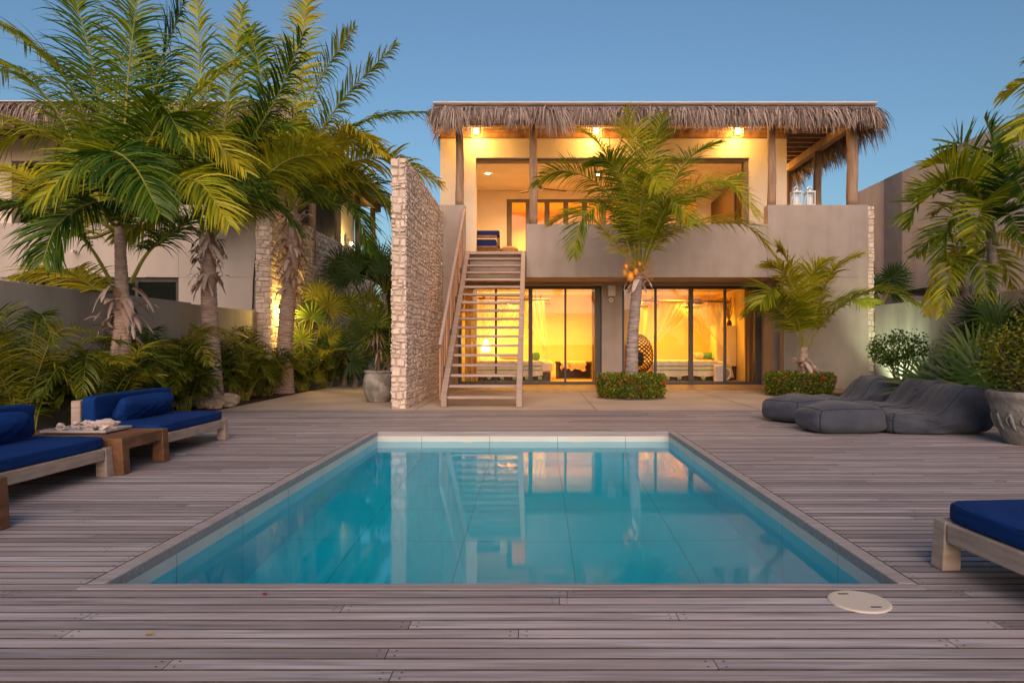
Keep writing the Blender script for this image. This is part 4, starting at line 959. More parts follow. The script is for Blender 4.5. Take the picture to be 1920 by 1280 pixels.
s2 = sofa('blue cushioned low sofa standing behind the shell tray table', (-3.97,7.18,.001), 0)
s1 = dup(s2, (-3.97,5.02,.001), R(-1), 'blue cushioned low sofa at the left edge, cut off by the frame')
s3 = dup(s2, (2.44,2.72,.001), R(184), 'blue cushioned low bench at the right edge by the pool corner')
for ch in [o for o in bpy.data.objects if o.parent == s3 and o.name.split('.')[0] == 'pillow']: bpy.data.objects.remove(ch)
def table(label, loc, rz, lx, ly):
    t = thing('coffee_table', label, 'coffee table', loc, rz, 'brown teak tables by the sofas'); h = .305
    def P(name, *b_, rv=.5):
        mb = MB(); mb.rv = rv; mb.box(*b_); return mb.build(name, TEAK, t, local=True, bevel=.006)
    n = 6; wv = (2*ly-.16)/n
    for i in range(n): P('top_plank', -lx+.1, lx-.1, -ly+.08+i*wv+.003, -ly+.08+(i+1)*wv-.003, h-.035, h-.003, rv=U(0,1))
    for s_ in (-1,1): P('apron', -lx+.1, lx-.1, s_*(ly-.04)-.038, s_*(ly-.04)+.038, h-.1, h, rv=.6); P('apron', s_*(lx-.05)-.045, s_*(lx-.05)+.045, -ly+.102, ly-.102, h-.1, h-.001, rv=.4)
    for sx in (-1,1):
        for sy in (-1,1):
            mb = MB(); mb.rv = U(.2,.9); X_, Y_ = sx*(lx-.05), sy*(ly-.05)
            vs = [(X_+a*.055+sx*.012, Y_+b_*.05, 0) for a,b_ in ((-1,-1),(1,-1),(1,1),(-1,1))] + [(X_+a*.049, Y_+b_*.049, h+.001) for a,b_ in ((-1,-1),(1,-1),(1,1),(-1,1))]
            mb.add(vs, [(3,2,1,0),(4,5,6,7),(0,1,5,4),(1,2,6,5),(2,3,7,6),(3,0,4,7)]); mb.build('leg', TEAK, t, local=True, bevel=.006)
    return t
t1 = table('brown teak coffee table carrying the tray of shells', (-4.02,6.07,.001), 0, .56, .36)
t2 = dup(t1, (-3.72,3.73,.001), 0, 'brown teak table of which only one leg shows at the left edge')
tr = thing('tray', 'square grey tray on the coffee table', 'tray', (-4.07,6.2,.309))
mb = MB(); c = tr.location; mb.box(c.x-.27,c.x+.27,c.y-.18,c.y+.18,c.z,c.z+.012)
for (a,b_,d,e) in ((-.29,.29,-.2,-.17),(-.29,.29,.17,.2),(-.29,-.26,-.169,.169),(.26,.29,-.169,.169)): mb.box(c.x+a,c.x+b_,c.y+d,c.y+e,c.z+.006,c.z+.026)
mb.build('dish', TRAY, tr, bevel=.003)
labs = ['long pale coral branch lying across the top of the tray pile','broad conch shell at the right end of the tray','small round shell at the left end of the tray','knobbly coral piece at the front of the tray','twisted coral piece standing at the left of the pile','flat bleached coral chip in the middle of the tray','small coral stone beside the conch shell','grey coral lump at the back of the tray']
spots = [(-.08,.0,.07,.16,.03,.03,.3),(.16,.0,.05,.11,.06,.045,-.2),(-.2,-.06,.035,.045,.035,.03,0),(-.02,-.09,.035,.07,.035,.03,.5),(-.12,.03,.06,.06,.04,.05,1.2),(.03,.03,.05,.09,.04,.028,-.4),(.08,-.09,.035,.05,.035,.03,.2),(.0,.1,.045,.08,.05,.04,.1)]
for i,(lab,(a,b_,dz,sx,sy,sz,rz)) in enumerate(zip(labs,spots)):
    mb = MB(); mb.rv = U(.2,1); mb.blob((0,0,0), 1, i*2.3+1, .75, 8, (sx,sy,sz), 2.2)
    if i in (0,4,5): mb.blob((sx*.5,sy*.6,sz*.4), 1, i+9, .7, 6, (sx*.35,sy*.8,sz*.8)); mb.blob((-sx*.6,-sy*.5,sz*.4), 1, i+5, .7, 6, (sx*.3,sy*.9,sz*.8))
    if i in (0,3,4,7):
        mb = MB(); mb.rv = U(.2,1)
        for k in range(5 if i in (0,4) else 3):
            a_ = U(-.5,.5) + (math.pi if k % 2 else 0); q = Vector((0,0,0)); d_ = Vector((math.sin(a_)*.5, math.cos(a_), U(-.1,.35))); L_ = sy*U(.7,1.1); P_ = []
            for j in range(7): P_.append(q.copy()); q = q + d_*L_/6; d_ = (d_ + Vector((U(-.35,.35),U(-.2,.2),U(-.3,.25)))).normalized()
            mb.tube(P_, [sz*U(.3,.55)*(1-.09*j) for j in range(7)], 8)
    o = mb.build('coral_piece' if i not in (1,2) else 'sea_shell', CORAL, smooth=True); o.location = c + Vector((a,b_,dz+.005)); o.rotation_euler = (0,0,rz); tag(o, lab, 'coral' if i not in (1,2) else 'shell', 'shells and corals on the tray')
# bean bag loungers and poufs
def lounger(label, loc, rz, seed):
    mb = MB()
    def fn(p):
        e = 5.5; k = (abs(p.x)**e+abs(p.y)**e+abs(p.z)**e)**(-1/e); q = p*k
        u = (q.x+1)/2; s_ = max(0, min(1, (u-.48)/.2)); s_ = s_*s_*(3-2*s_)
        h = .26 + .03*math.sin(u*3) + .3*s_ - .04*math.exp(-((u-.42)/.12)**2)
        x = q.x*.66 + .05*s_*(q.z+1)/2; wv = .41*(1 - .07*s_*(q.z+1)/2)
        z = (q.z+1)/2*h; top = (q.z+1)/2
        n1 = noise.noise(Vector((q.x*2.6+seed*5,q.y*2.6,q.z*2.2)))*.035 + noise.noise(Vector((q.x*6+seed,q.y*6,q.z*5)))*.014
        fold = .03*math.sin(q.x*11+q.z*5+seed)*math.exp(-((u-.55)/.22)**2)*max(0,abs(q.y)-.5)*2
        return Vector((x, q.y*(wv+n1+fold)*(1+.05*(1-top)), max(0, z + n1*top - .03*top*(1-q.y*q.y)*(1-s_)*.8)))
    mb.cube_grid(26, fn); o = mb.build('beanbag_lounger', KNIT, smooth=True); o.location = loc; o.rotation_euler = (0,0,rz)
    sm = MB()
    for y_ in (-1,1): sm.tube([fn(Vector((-1+2*i/40, y_, 1)))*1.003 for i in range(41)], .004, 5, cap=False)
    for x_ in (-1,1): sm.tube([fn(Vector((x_, -1+2*i/24, 1)))*1.003 for i in range(25)], .004, 5, cap=False)
    for x_ in (-1,1):
        for y_ in (-1,1): sm.tube([fn(Vector((x_, y_, -1+2*i/12)))*1.003 for i in range(13)], .006, 5, cap=False)
    sm.build('seam', SEAM, o, smooth=True, local=True)
    return tag(o, label, 'beanbag lounger', 'charcoal beanbag loungers')
lounger('charcoal knitted beanbag lounger nearest, beside the concrete pot', (4.93,8.62,0), R(-2), 1); lounger('charcoal knitted beanbag lounger in the middle of the three', (5.22,9.72,0), R(5), 2.3); lounger('charcoal knitted beanbag lounger farthest, next to the flower bed', (5.0,10.85,0), R(-3), 3.7)
def pouf(label, loc, rz, seed):
    mb = MB()
    def fn(p):
        e = 3.9; k = (abs(p.x)**e+abs(p.y)**e+abs(p.z)**e)**(-1/e); q = p*k
        n1 = noise.noise(Vector((q.x*1.8+seed,q.y*1.8,q.z*1.6)))*.018
        return Vector((q.x*(.5+n1), q.y*(.36+n1), max(0, (q.z+1)/2*(.31+.07*(1-q.x*q.x)*(1-q.y*q.y)+n1))))
    mb.cube_grid(20, fn); o = mb.build('pouf', KNIT, smooth=True); o.location = loc; o.rotation_euler = (0,0,rz)
    sm = MB()
    for y_ in (-1,1): sm.tube([fn(Vector((-1+2*i/40, y_, 1)))*1.003 for i in range(41)], .004, 5, cap=False)
    for x_ in (-1,1): sm.tube([fn(Vector((x_, -1+2*i/24, 1)))*1.003 for i in range(25)], .004, 5, cap=False)
    for x_ in (-1,1):
        for y_ in (-1,1): sm.tube([fn(Vector((x_, y_, -1+2*i/12)))*1.003 for i in range(13)], .006, 5, cap=False)
    sm.build('seam', SEAM, o, smooth=True, local=True)
    return tag(o, label, 'pouf', 'charcoal knitted poufs')
pouf('charcoal rectangular pouf at the front of the beanbag group', (3.83,8.58,0), R(5), 1.5); pouf('charcoal rectangular pouf at the left back of the beanbag group', (3.78,9.78,0), R(30), 4.2)

# ------------------------------------------------------------------ pots
c = Vector((5.42,7.5,.001)); t = thing('planter', 'big weathered concrete planter at the right edge of the deck', 'planter', c)
mb = MB(); mb.lathe([(0,0),(.24,0),(.245,.05),(.26,.07),(.32,.25),(.365,.42),(.375,.47),(.4,.5),(.4,.56),(.385,.58),(.35,.575),(.33,.5),(0,.5)], c, 48, .03); mb.build('pot_body', POTC, t, smooth=True)
mb = MB()
for k in range(14):
    a = 2*math.pi*k/14; r_ = .345; p = c + Vector((r_*math.cos(a), r_*math.sin(a), .34)); q = c + Vector((.3*math.cos(a+.12), .3*math.sin(a+.12), .16)); mb.tube(curve([p, (p+q)/2 + Vector((0,0,-.02)), q], 6), [.012,.018,.02,.018,.014,.01,.006], 6)
    mb.tube(curve([p, c + Vector((.335*math.cos(a-.14), .335*math.sin(a-.14), .27)), c + Vector((.31*math.cos(a-.05), .31*math.sin(a-.05), .2))], 6), [.01,.014,.014,.012,.01,.008,.006], 6)
mb.build('relief', POTC, t, smooth=True)
def bush(name, label, cat, c, rx, ry, rz_, zc, n, m_, size, stems=14, shell=.5, grp=None, stem_base=0, asp=.55):
    c = Vector(c); t = thing(name, label, cat, c, 0, grp); mb = MB(); pts = []
    cl = [Vector((U(-1,1),U(-1,1),U(-1,1))) for _ in range(40)]; cl = [v.normalized()*U(.45,1) for v in cl]
    while len(pts) < n:
        v = random.choice(cl) + Vector((random.gauss(0,.2),random.gauss(0,.2),random.gauss(0,.2)))
        if v.length > 1.18: continue
        pts.append(c + Vector((v.x*rx, v.y*ry, zc + v.z*rz_)))
    leaves(mb, pts, size, (0,1), asp); mb.build('foliage', m_, t)
    mb = MB()
    for k in range(stems):
        v = random.choice(cl)*.85; e = c + Vector((v.x*rx, v.y*ry, zc+v.z*rz_)); b0 = c + Vector((U(-.05,.05),U(-.05,.05),stem_base)); m1 = b0.lerp(e,.5) + Vector((U(-.06,.06),U(-.06,.06),.05)); mb.tube(curve([b0,m1,e],8), [.014*(1-.09*i) for i in range(9)], 5)
    mb.build('stems', TWIG, t); return t
bush('potted_bush', 'yellow green small leaved bush growing in the concrete planter', 'bush', (5.42,7.5,.45), .5, .5, .45, .52, 3600, YBUSH, .045, 22)
bush('round_bush', 'round bright green bush in front of the lit garden wall', 'bush', at(1690,700,12.6)+Vector((0,0,-.3)), .5, .44, .36, .75, 2600, GBUSH, .055, 18)
c = Vector((-2.98,12.95,-.003)); t = thing('planter', 'rounded grey mottled pot beside the tall stone wall', 'planter', c)
mb = MB(); mb.lathe([(0,0),(.19,0),(.21,.03),(.26,.15),(.29,.3),(.285,.42),(.25,.53),(.245,.55),(.27,.565),(.275,.59),(.255,.6),(.23,.58),(.22,.5),(0,.5)], c, 40); mb.build('pot_body', POT, t, smooth=True)
t = thing('potted_yucca', 'spiky dry tipped yucca growing in the rounded grey pot', 'yucca', c+Vector((0,0,.5))); mb = MB(); rb = MB(); hb = MB()
for k in range(6):
    a = U(0,6.28); e = c + Vector((math.cos(a)*U(.05,.3), math.sin(a)*U(.05,.3), U(.95,1.35))); rb.tube(curve([c+Vector((U(-.08,.08),U(-.08,.08),.48)), c.lerp(e,.6)+Vector((0,0,.1)), e],6), .016, 6)
    for j in range(34):
        b_ = U(0,6.28); d = Vector((math.cos(b_), math.sin(b_), U(-.5,.9))).normalized(); dry = j < 5
        if dry: d.z = -abs(d.z)-.4; d.normalize()
        l = U(.18,.3) if dry else U(.3,.5); q = [e, e+d*l*.5+Vector((0,0,.02)), e+d*l+Vector((0,0,-.1))]; T = hb if dry else mb; T.rv = U(0,.9); T.ribbon(q, d.cross(Vector((0,0,1))).normalized(), [.03,.035,.004])
mb.build('leaves', ARECA, t); hb.build('dry_leaves', HUSK, t); rb.build('stem', TWIG, t)
for i,(px_,py_,r_,Y) in enumerate(((365,752,.11,12.05),(379,760,.12,11.85),(394,763,.095,11.75),(408,759,.1,11.8),(430,754,.16,12.2))):
    p = at(px_,py_,Y); mb = MB(); mb.blob((0,0,0), r_, i*1.9, .3, 12, (1.12,1,.85), 2.0); o = mb.build('boulder', ROCK, smooth=True); o.location = (p.x, Y, r_*.5); tag(o, ['brown boulder at the left end of the row by the palm foot','rounded boulder second from the left by the palm foot','small orange tinted boulder in the middle of the row','small pale boulder just left of the largest','largest pale boulder right of the palm foot'][i], 'boulder', 'boulders around the palm foot')
for i,(px_,py_,cl_,lab) in enumerate(((496,1115,(.3,.02,.02),'dry red leaf on the deck boards in front of the pool'),(1638,889,(.06,.2,.03),'small green leaf lying on the deck right of the pool'),(279,1191,(.3,.2,.02),'yellowish dry leaf between the deck boards at the left front'))):
    Y = 1408/(py_-CY); p = at(px_,py_,Y); mb = MB(); s_ = .018; mb.add([(-s_,0,.004),(0,-s_*.6,.008),(s_*1.2,0,.003),(0,s_*.6,.01)], [(0,1,2,3)]); o = mb.build('fallen_leaf', mat('fallen_leaf_%d' % i, cl_)); o.location = (p.x,p.y,.001); o.rotation_euler = (0,0,U(0,3)); tag(o, lab, 'leaf')

for i,(px_,py_,lab) in enumerate(((1876,903,'thin dark twig lying on the deck below the right planter'),(1815,842,'small dry twig on the deck beside the planter foot'))):
    Y = 1408/(py_-CY); p = at(px_,py_,Y); mb = MB(); mb.tube(curve([(-.04,0,.004),(0,.008,.007),(.05,-.004,.004)],8), .0025, 5); mb.tube([(0,.008,.006),(.02,.035,.008)], .002, 5); o = mb.build('twig', TWIG); o.location = (p.x,p.y,.001); tag(o, lab, 'twig')
# ------------------------------------------------------------------ palms
def palm(name, label, base, trunk_px, fl, rb0, rt0, leaf=.55, nl=44, w=.032, m_=PALMLEAF, bark=TRUNK, droop=.5, extra=0, elen=2.2, husk=None, tone=(.02,.9), grp=None, start=.22, r0=.024, shaft=None, nuts=None, fold=.2):
    base = Vector(base); Y = base.y; t = thing(name, label, 'palm tree', base, 0, grp)
    tp = [base] + [at(px_, py_, Y+dy) for px_,py_,dy in trunk_px]
    mb = MB(); palm_trunk(mb, tp, rb0, rt0); mb.build('trunk', bark, t, smooth=False)
    cr = MB(); rb = MB(); top = tp[-1]
    for f in fl:
        pts = [at(p[0], p[1], Y + (p[2] if len(p) > 2 else 0)) for p in f]
        frond(cr, rb, pts, leaf*U(.9,1.1), nl, w, start, droop, U(-.5,.5), tone, fold, r0)
    for k in range(extra):
        a = U(0,6.28); up = U(.2,1.3); L_ = elen*U(.8,1.1); o = Vector((math.cos(a), math.sin(a), 0))
        p1 = top + o*L_*.28 + Vector((0,0,L_*.36*up)); p2 = top + o*L_*.62 + Vector((0,0,L_*.5*up)); p3 = top + o*L_*.92 + Vector((0,0,L_*(.42*up-.12)))
        frond(cr, rb, [top, p1, p2, p3], leaf*U(.85,1.05), nl, w, start, droop, U(-.4,.4), tone, fold, r0)
    cr.build('crown', m_, t); rb.build('leaf_ribs', RACHIS, t)
    if husk:
        hb = MB()
        for (px_,py_,r_,h_,n_) in husk: husks(hb, at(px_,py_,Y), r_, h_, n_)
        hb.build('dry_husks', HUSK, t)
    if shaft:
        sb = MB(); sb.tube(curve([at(p[0],p[1],Y) for p in shaft], 8), [rt0*1.3*(1-.05*i) for i in range(9)], 12); sb.build('crownshaft', SHAFT, t, smooth=True)
    if nuts:
        ib = MB()
        for (px_,py_,r_) in nuts:
            p = at(px_,py_,Y-.16); mb = MB(); mb.blob(p, r_, px_, .06, 8, (.85,.85,1.2), 2.1); mb.build('coconut', COCO, t, smooth=True); ib.tube(curve([top, (top+p)/2+Vector((0,-.05,.1)), p],6), .008, 5)
        for k in range(70):
            p = at(nuts[0][0]+U(-15,40), nuts[0][1]-U(-5,30), Y-.12); ib.tube([p, p+Vector((U(-.15,.15),U(-.1,.0),U(-.05,.16)))], .005, 4)
        ib.build('flower_stalk', INFLO, t)
    return t
def up(fl): return [[(225+(f[0][0]-225)*.5, f[0][1]-90) + tuple(f[0][2:])] + f[1:] if f[0][1] <= 520 else f for f in fl]
palm('coconut_palm', 'coconut palm nearest at the left, its trunk rising behind the blue sofa', (-5.78,9.5,-.04), [(224,690,0),(230,620,0),(229,560,0),(227,500,0),(223,415,0)], up([
 [(210,530),(165,458,-.2),(95,398,-.4),(-40,385,-.6)], [(222,520),(200,420,-.1),(160,310,-.3),(60,250,-.5),(-60,290,-.7)],
 [(225,515),(205,400,.1),(175,260,.2),(110,130,.3),(0,45,.4)], [(228,510),(228,360,.3),(240,150,.5),(262,-40,.6)], [(226,510,.1),(205,300,.5),(175,130,.7),(130,-40,.9)],
 [(236,515),(248,400,-.3),(275,280,-.6),(312,216,-.8),(345,270,-1)], [(245,530),(285,465,-.1),(370,405,-.2),(490,345,-.3)], [(230,510),(240,380,-.5),(235,300,-.9),(150,310,-1.4),(70,380,-1.7)],
 [(240,510,.2),(285,330,.4),(345,200,.5),(450,110,.6)], [(212,520,.2),(150,440,.4),(60,335,.6),(-40,310,.7)], [(232,510,.3),(262,300,.8),(300,130,1.1),(350,-10,1.3)], [(225,510,-.1),(212,420,-.4),(180,380,-.8),(110,420,-1.2),(80,490,-1.4)],
 [(238,510,-.1),(262,420,-.4),(300,350,-.8),(370,340,-1.2),(430,420,-1.4)], [(215,520,.3),(180,400,.7),(120,230,1.0),(30,130,1.2),(-40,150,1.3)],
 [(226,510,-.1),(240,360,-.3),(300,270,-.5),(390,260,-.6),(460,320,-.7)], [(216,540,.15),(182,542,.3),(130,512,.4),(62,518,.5)], [(226,510,-.2),(222,380,-.7),(205,290,-1.2),(250,310,-1.8),(300,400,-2.0)]]),
 .15, .06, leaf=.76, nl=110, w=.027, droop=.6, husk=[(226,640,.13,.5,20),(228,575,.15,.35,18)], grp='coconut palms along the left bed', start=.3, r0=.03)
palm('coconut_palm', 'coconut palm in the middle of the left three, boulders at its foot', (-5.76,12.2,-.04), [(396,650,0),(392,560,0),(390,450,0)], [
 [(385,440),(365,330),(375,180),(370,-20)], [(390,440),(410,320),(430,180),(455,10)], [(395,440),(450,300),(520,180),(570,60)], [(385,440),(350,340),(310,260),(245,235)], [(380,445),(330,400),(280,400),(225,450)], [(400,440),(440,400),(500,380),(560,430)],
 [(390,440),(400,350,-.4),(440,300,-.9),(480,370,-1.3)], [(395,440),(420,350),(490,250),(570,240)], [(385,440),(340,300),(290,150),(245,30)], [(400,445),(450,380,-.3),(540,300,-.5),(640,290,-.6)], [(395,440),(460,360,.5),(530,330,.9),(620,380,1.2)], [(385,440),(340,350,-.5),(300,330,-1),(260,390,-1.4)]],
 .16, .12, leaf=.78, nl=96, w=.033, droop=.6, husk=[(391,540,.13,.9,46),(390,470,.14,.3,18)], grp='coconut palms along the left bed', start=.2, r0=.028)
palm('coconut_palm', 'coconut palm farthest of the left three, shaggy with dead husks', (-5.7,15.5,-.04), [(534,650,0),(541,560,0),(548,480,0),(552,400,0)], [
 [(555,400),(590,335,-.3),(660,303,-.6),(740,300,-.8),(828,345,-1)], [(550,395),(575,300),(640,190),(745,80)], [(550,395),(550,250),(560,120),(580,-20)], [(545,395),(520,280),(490,150),(470,50)], [(555,395),(610,290),(690,225),(800,210)], [(545,400),(600,370,-.6),(660,390,-1.2),(695,470,-1.5)], [(540,400),(490,370),(430,380),(380,430)], [(540,395),(500,320),(430,270),(340,265)],
 [(550,400),(580,330,-.8),(560,265,-1.5),(470,290,-2)], [(550,395),(540,300,.8),(600,150,1.2),(665,50,1.4)], [(555,400),(620,350),(690,345),(745,420)], [(550,395),(530,320,-.6),(470,250,-1.1),(400,290,-1.6)], [(550,395),(600,300,-.4),(660,250,-.8),(720,290,-1.2)], [(548,395),(570,310,.6),(630,270,1),(700,270,1.2)]],
 .175, .14, leaf=.86, nl=92, w=.04, droop=.6, husk=[(546,545,.18,1.3,80),(552,450,.22,.6,40)], grp='coconut palms along the left bed', start=.2, r0=.032)
palm('coconut_palm', 'coconut palm with orange nuts in front of the pier, ringed by a hedge', (1.95,13.95,-.004), [(1186,640,0),(1190,590,0),(1194,545,0),(1196,515,0)], [
 [(1192,505),(1196,400,.2),(1192,290,.3),(1172,205,.3)], [(1200,505),(1206,390,.3),(1222,290,.5),(1240,215,.6)], [(1190,508),(1168,410),(1120,345,-.1),(1055,320,-.2),(1000,345,-.3)], [(1188,510),(1172,440,-.2),(1135,388,-.5),(1092,410,-.8),(1075,480,-1)], [(1202,508),(1240,420),(1300,352,-.2),(1366,345,-.4),(1425,410,-.6)], [(1204,510),(1233,455,-.2),(1289,424,-.4),(1390,418,-.6),(1458,485,-.8)], [(1200,505),(1235,390,.2),(1290,300,.4),(1350,265,.5)], [(1192,505),(1170,370,.3),(1130,280,.6),(1085,240,.8)], [(1196,505),(1200,400,-.5),(1215,330,-.9),(1240,350,-1.3)], [(1190,510),(1150,450,.3),(1090,400,.5),(1030,420,.7)], [(1200,508),(1250,400,.5),(1320,360,.9),(1390,330,1.1)], [(1196,505),(1180,380,-.3),(1150,310,-.6),(1110,300,-.9)], [(1202,510),(1230,430,-.5),(1260,380,-.9),(1300,420,-1.3)]],
 .12, .1, leaf=.7, nl=100, w=.024, m_=PALMBRIGHT, bark=TRUNKG, droop=.42, husk=[(1196,535,.12,.25,12)], tone=(.15,.8), start=.16, nuts=[(1182,519,.085),(1172,512,.06),(1192,510,.06),(1199,495,.04),(1174,500,.05)], r0=.024)
palm('young_palm', 'young feathery palm growing out of the second hedge by the corner wall', (5.62,14.5,-.004), [(1505,685,0),(1507,665,0),(1508,650,0)], [
 [(1506,655),(1500,590,-.1),(1478,520,-.2),(1440,492,-.3)], [(1512,655),(1532,580,.1),(1560,510,.2),(1612,478,.3)], [(1512,656),(1545,605,-.2),(1600,560,-.4),(1660,545,-.5),(1735,580,-.7)], [(1504,656),(1480,600,-.2),(1440,570,-.4),(1405,585,-.5)], [(1508,655),(1510,580,.1),(1520,520,.2),(1545,490,.2)], [(1506,655),(1490,585,-.4),(1450,545,-.8),(1425,570,-1)], [(1510,655),(1540,590,.4),(1590,560,.7),(1640,570,.9)], [(1508,655),(1498,570,.3),(1475,490,.5),(1462,470,.6)]],
 .1, .08, leaf=.66, nl=90, w=.03, m_=PALMBRIGHT, droop=.4, husk=[(1507,700,.09,.35,22)], tone=(.25,.85), start=.18, r0=.016)
palm('manila_palm', 'arching manila palm at the right, green crownshaft on a grey trunk', (7.3,10.95,-.03), [(1866,590,0),(1862,500,0),(1856,448,0)], [
 [(1852,415),(1829,373),(1779,357),(1722,379),(1705,425)], [(1850,408),(1835,351),(1810,317),(1770,305),(1735,315)], [(1850,415),(1829,389),(1785,407),(1772,457),(1795,525)], [(1856,405),(1858,330,.2),(1862,270,.3),(1845,220,.4)], [(1860,405),(1885,330,.2),(1935,290,.3)], [(1862,410),(1900,370),(1960,390)], [(1856,405),(1840,330,.4),(1800,270,.6),(1780,290,.8)], [(1858,405),(1875,300,.2),(1920,230,.3)], [(1856,412),(1850,380,-.5),(1840,390,-.9),(1825,470,-1.2)], [(1860,412),(1890,400,-.4),(1920,450,-.8)], [(1852,408),(1820,340,-.3),(1775,340,-.5),(1730,380,-.6)], [(1852,408),(1815,360,.5),(1760,350,.8),(1710,370,1)], [(1860,408),(1880,350,-.4),(1905,340,-.8),(1930,380,-1.1)]],
 .085, .065, leaf=.5, nl=48, w=.04, droop=.2, bark=TRUNKG, tone=(.1,.7), start=.15, shaft=[(1862,460),(1857,430),(1855,408)], fold=.5, r0=.018)
palm('manila_palm', 'smaller drooping palm with yellowed leaves left of the manila palm', (7.35,11.6,-.03), [(1818,600,0),(1812,560,0),(1806,520,0)], [
 [(1806,515),(1790,450),(1760,440),(1715,480)], [(1806,515),(1780,480),(1755,520),(1740,590)], [(1806,515),(1810,440),(1830,410),(1860,440)], [(1808,515),(1840,470),(1880,490),(1900,540)], [(1806,515),(1800,440,.3),(1780,390,.5),(1750,400,.7)], [(1806,515),(1795,480,-.4),(1780,510,-.7),(1765,590,-.9)], [(1808,515),(1825,480,-.4),(1845,510,-.7),(1850,580,-.9)], [(1808,515),(1850,450,.2),(1890,440,.3),(1930,480,.4)]],
 .06, .05, leaf=.45, nl=40, w=.03, bark=TRUNKG, tone=(.35,1), start=.15, r0=.014)
palm('manila_palm', 'palm outside the right edge whose blurred leaf tips hang into the sky', (7.6,8.3,-.03), [(2180,600,0),(2170,400,0),(2150,280,0)], [[(2150,275),(2060,170),(1960,140),(1880,175)], [(2150,275),(2080,200,-.2),(1980,190,-.3),(1900,260,-.4)], [(2150,275),(2100,160),(2020,90),(1930,110)], [(2150,275),(2160,150),(2200,60)], [(2150,275),(2220,200),(2300,220)], [(2150,275),(2080,230,.4),(1990,230,.6),(1920,300,.7)]], .09, .07, leaf=.5, nl=44, w=.035, bark=TRUNKG, tone=(.2,.8), start=.2)

# ------------------------------------------------------------------ low planting
def areca(label, c, n, L_=(.7,1.2), tone=(.0,.95), lean=None, grp='feathery palms in the left bed', m_=ARECA, spread=1.15, leaf=.3, nl=44, w=.017):
    c = Vector(c); t = thing('areca_palm', label, 'bushy palm', c, 0, grp); cr = MB(); rb = MB()
    for k in range(n):
        a = U(0,6.28); o = Vector((math.cos(a), math.sin(a), 0)); L = U(L_[0]*.55, L_[1]*1.05); s_ = U(.25,1)*spread; b0 = c + o*U(0,.15)
        p1 = b0 + o*L*.2*s_ + Vector((0,0,L*.5)); p2 = b0 + o*L*.5*s_ + Vector((0,0,L*.85)); p3 = b0 + o*L*.95*s_ + Vector((0,0,L*U(.35,.98)))
        frond(cr, rb, [b0,p1,p2,p3], leaf*U(.85,1.15), nl, w, .25, .45, U(-.4,.4), tone, .25, .01)
    cr.build('fronds', m_, t); rb.build('stems', RACHIS, t); return t
AL = [('feathery palm clump at the far left edge, tallest there', (-5.95,7.9),26,(1.0,1.7)), ('feathery palm clump behind the left sofa gap', (-5.6,8.7),24,(.7,1.25)), ('feathery palm clump left of the nearest coconut trunk', (-5.9,9.1),20,(.6,1.1)), ('feathery palm clump right of the nearest coconut trunk', (-5.95,10.4),24,(.9,1.5)), ('feathery palm clump left of the boulders', (-5.8,11.2),26,(.7,1.3)), ('feathery palm clump against the wall behind the boulders', (-6.1,12.5),20,(1.0,1.6)), ('feathery palm clump right of the boulders', (-5.75,13.4),24,(.7,1.2)), ('feathery palm clump left of the shaggy trunk', (-5.8,14.6),26,(.8,1.4)), ('feathery palm clump right of the shaggy trunk', (-5.5,16.2),24,(.7,1.2)), ('low feathery palm clump along the path before the fan palms', (-5.3,17.2),22,(.6,1.1)), ('low feathery palm clump deepest along the path', (-5.2,18.6),22,(.6,1.1))]
for lab,(x,y_),n_,L_ in AL: areca(lab, (x,y_,-.02), n_, L_)
# a taller clump with long stems just outside the left edge, its leaves reach in
def fan_clump(label, c, stems, L_=.5, tone=(.1,.7), m_=DARKLEAF, n=26, w=.045, grp='fan palms', name='fan_palm', trunk=0):
    c = Vector(c); t = thing(name, label, 'fan palm', c, 0, grp); cr = MB(); rb = MB()
    top = c + Vector((0,0,trunk))
    if trunk: tb = MB(); palm_trunk(tb, [c, c+Vector((.03,0,trunk*.5)), top], .07, .06); tb.build('trunk', TRUNKG, t)
    for (dx, dy, dz) in stems: fan(cr, rb, top, top + Vector((dx,dy,dz)), L_*U(.85,1.1), n, U(230,300), (dx*.9+U(-.3,.3), -1+dy, .5+U(-.2,.4)), tone, w)
    cr.build('leaves', m_, t); rb.build('leaf_stalks', RACHIS, t); return t
def ring(n, r, z): return [(math.cos(6.283*k/n+U(-.3,.3))*r*U(.6,1.1), math.sin(6.283*k/n+U(-.3,.3))*r*U(.6,1), z*U(.4,1.15)) for k in range(n)]
fan_clump('fan palm lit bright yellow by the wall lamp', (-5.6,16.7,-.02), [(.25,-.4,1.75),(-.05,-.2,1.2),(.5,0,1.3),(.6,-.2,2.0),(.2,.2,2.3)], .5, (.4,.9), ARECA)
fan_clump('fan palm behind the lit one, mid height', (-5.1,18.2,-.02), ring(10,.8,1.0), .6, (.2,.8), ARECA, trunk=1.2)
fan_clump('tall fan palm beside the top of the neighbouring stone wall', (-4.9,19.6,-.02), ring(12,.9,1.0), .65, (.1,.7), trunk=2.2)
fan_clump('tall fan palm hard behind the tall stone wall', (-4.2,19.0,-.02), ring(14,.9,1.0), .65, (.1,.7), trunk=2.5)
fan_clump('low fan palm over the rounded pot', (-3.7,17.2,-.02), ring(12,.8,1.0), .55, (.1,.8), ARECA, trunk=.6)
fan_clump('fan palm closing the end of the path', (-3.5,19.8,-.02), ring(12,.9,1.1), .6, (.0,.6), trunk=1.2)
fan_clump('dark fan palm at the end of the path, low', (-4.6,17.4,-.02), ring(12,.8,.8), .55, (.0,.6), trunk=.3)
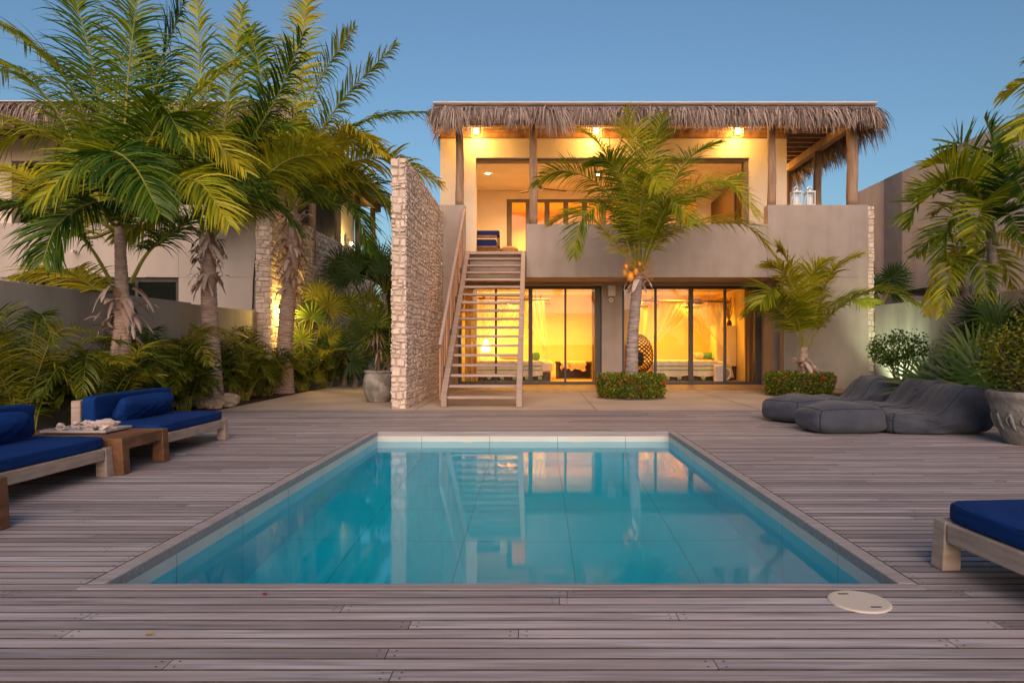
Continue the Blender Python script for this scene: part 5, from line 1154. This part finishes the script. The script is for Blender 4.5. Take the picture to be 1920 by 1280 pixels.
fan_clump('big dark fan palm behind the beanbags at the right', (7.0,9.9,-.02), [(-1.0,-.3,.5),(-.85,-.5,.62),(-.45,-.4,.8),(-.1,-.5,1.0),(-1.15,.2,.45),(-.5,.2,.85),(.2,-.2,1.3),(-.9,-.6,.35),(-.2,-.8,.7),(.4,-.3,1.2),(-.3,-.7,.45),(.2,-.7,.7)], .72, (.0,.7), n=30, w=.06, grp='dark fan palms at the right')
fan_clump('dark fan palm low behind the farthest beanbag', (7.1,11.0,-.02), ring(9,.55,.5), .5, (.1,.8), grp='dark fan palms at the right', w=.05)
fan_clump('tall dark fan palm above the planter at the right edge', (7.85,9.0,-.02), ring(12,.7,.8), .65, (.0,.6), grp='dark fan palms at the right', w=.05, trunk=.9)
fan_clump('dark fan palm between the manila palms', (7.6,10.6,-.02), ring(14,.7,.9), .6, (.0,.7), grp='dark fan palms at the right', w=.05, trunk=.5)
fan_clump('small fan palm beside the stone edged corner of the villa', (8.6,17.0,-.02), ring(10,.5,.8), .5, (.1,.6), grp='dark fan palms at the right', w=.04, trunk=2.0)
def hedge(label, c):
    c = Vector(c); t = thing('ring_hedge', label, 'hedge', c, 0, 'clipped flowering ring hedges'); mb = MB(); pts = []
    R_, h = .72, .46
    while len(pts) < 8500:
        a = U(0,6.283); r_ = R_*math.sqrt(U(.02,1)); z = U(0,1)
        edge = max(r_/R_, z); 
        if random.random() > edge**3 + .06: continue
        k = 1 + .07*noise.noise(Vector((math.cos(a)*3,math.sin(a)*3,z*3+c.x))); rr_ = r_*k*(1-.14*max(0,z-.75)*2-.1*(1-z)**3); pts.append(c+Vector((rr_*math.cos(a), rr_*math.sin(a), .02+z*h*(1+.07*noise.noise(Vector((r_*6*math.cos(a),r_*6*math.sin(a),c.x)))))))
    leaves(mb, pts, .05, (0,1), .5); mb.build('foliage', HEDGE, t)
    for k in range(15):
        a = U(3.3,6.1) if k < 10 else U(0,6.28); z = U(.45,1.05); r_ = R_*(1.0 if z < .9 else U(.3,1)); p = c+Vector((r_*math.cos(a), r_*math.sin(a), z*h+.02)); fb = MB(); leaves(fb, [p+Vector((U(-.022,.022),U(-.022,.022),U(-.012,.022))) for _ in range(16)], .026, (0,1), .8); fb.build('flower', RED, t)
    mb = MB()
    for k in range(60): a = U(0,6.28); r_ = U(.1,.62); mb.tube([c+Vector((r_*math.cos(a),r_*math.sin(a),-.02)), c+Vector((r_*1.08*math.cos(a+.1),r_*1.08*math.sin(a+.1),h*.8))], .006, 4)
    mb.lathe([(0,.0),(.6,.0),(.66,.015),(.7,.0)], c, 30); mb.build('stems', TWIG, t); return t
hedge('clipped flowering hedge round the foot of the nut bearing palm', (1.955,13.95,0)); hedge('clipped flowering hedge round the foot of the young palm', (5.62,14.55,0))
# climber peeping over the balcony behind the lanterns
t = bush('climber', 'sparse leafy climber peeping over the balcony behind the lanterns', 'climber', (6.75,19.5,3.26), .5, .3, .4, .8, 420, GBUSH, .05, 10)
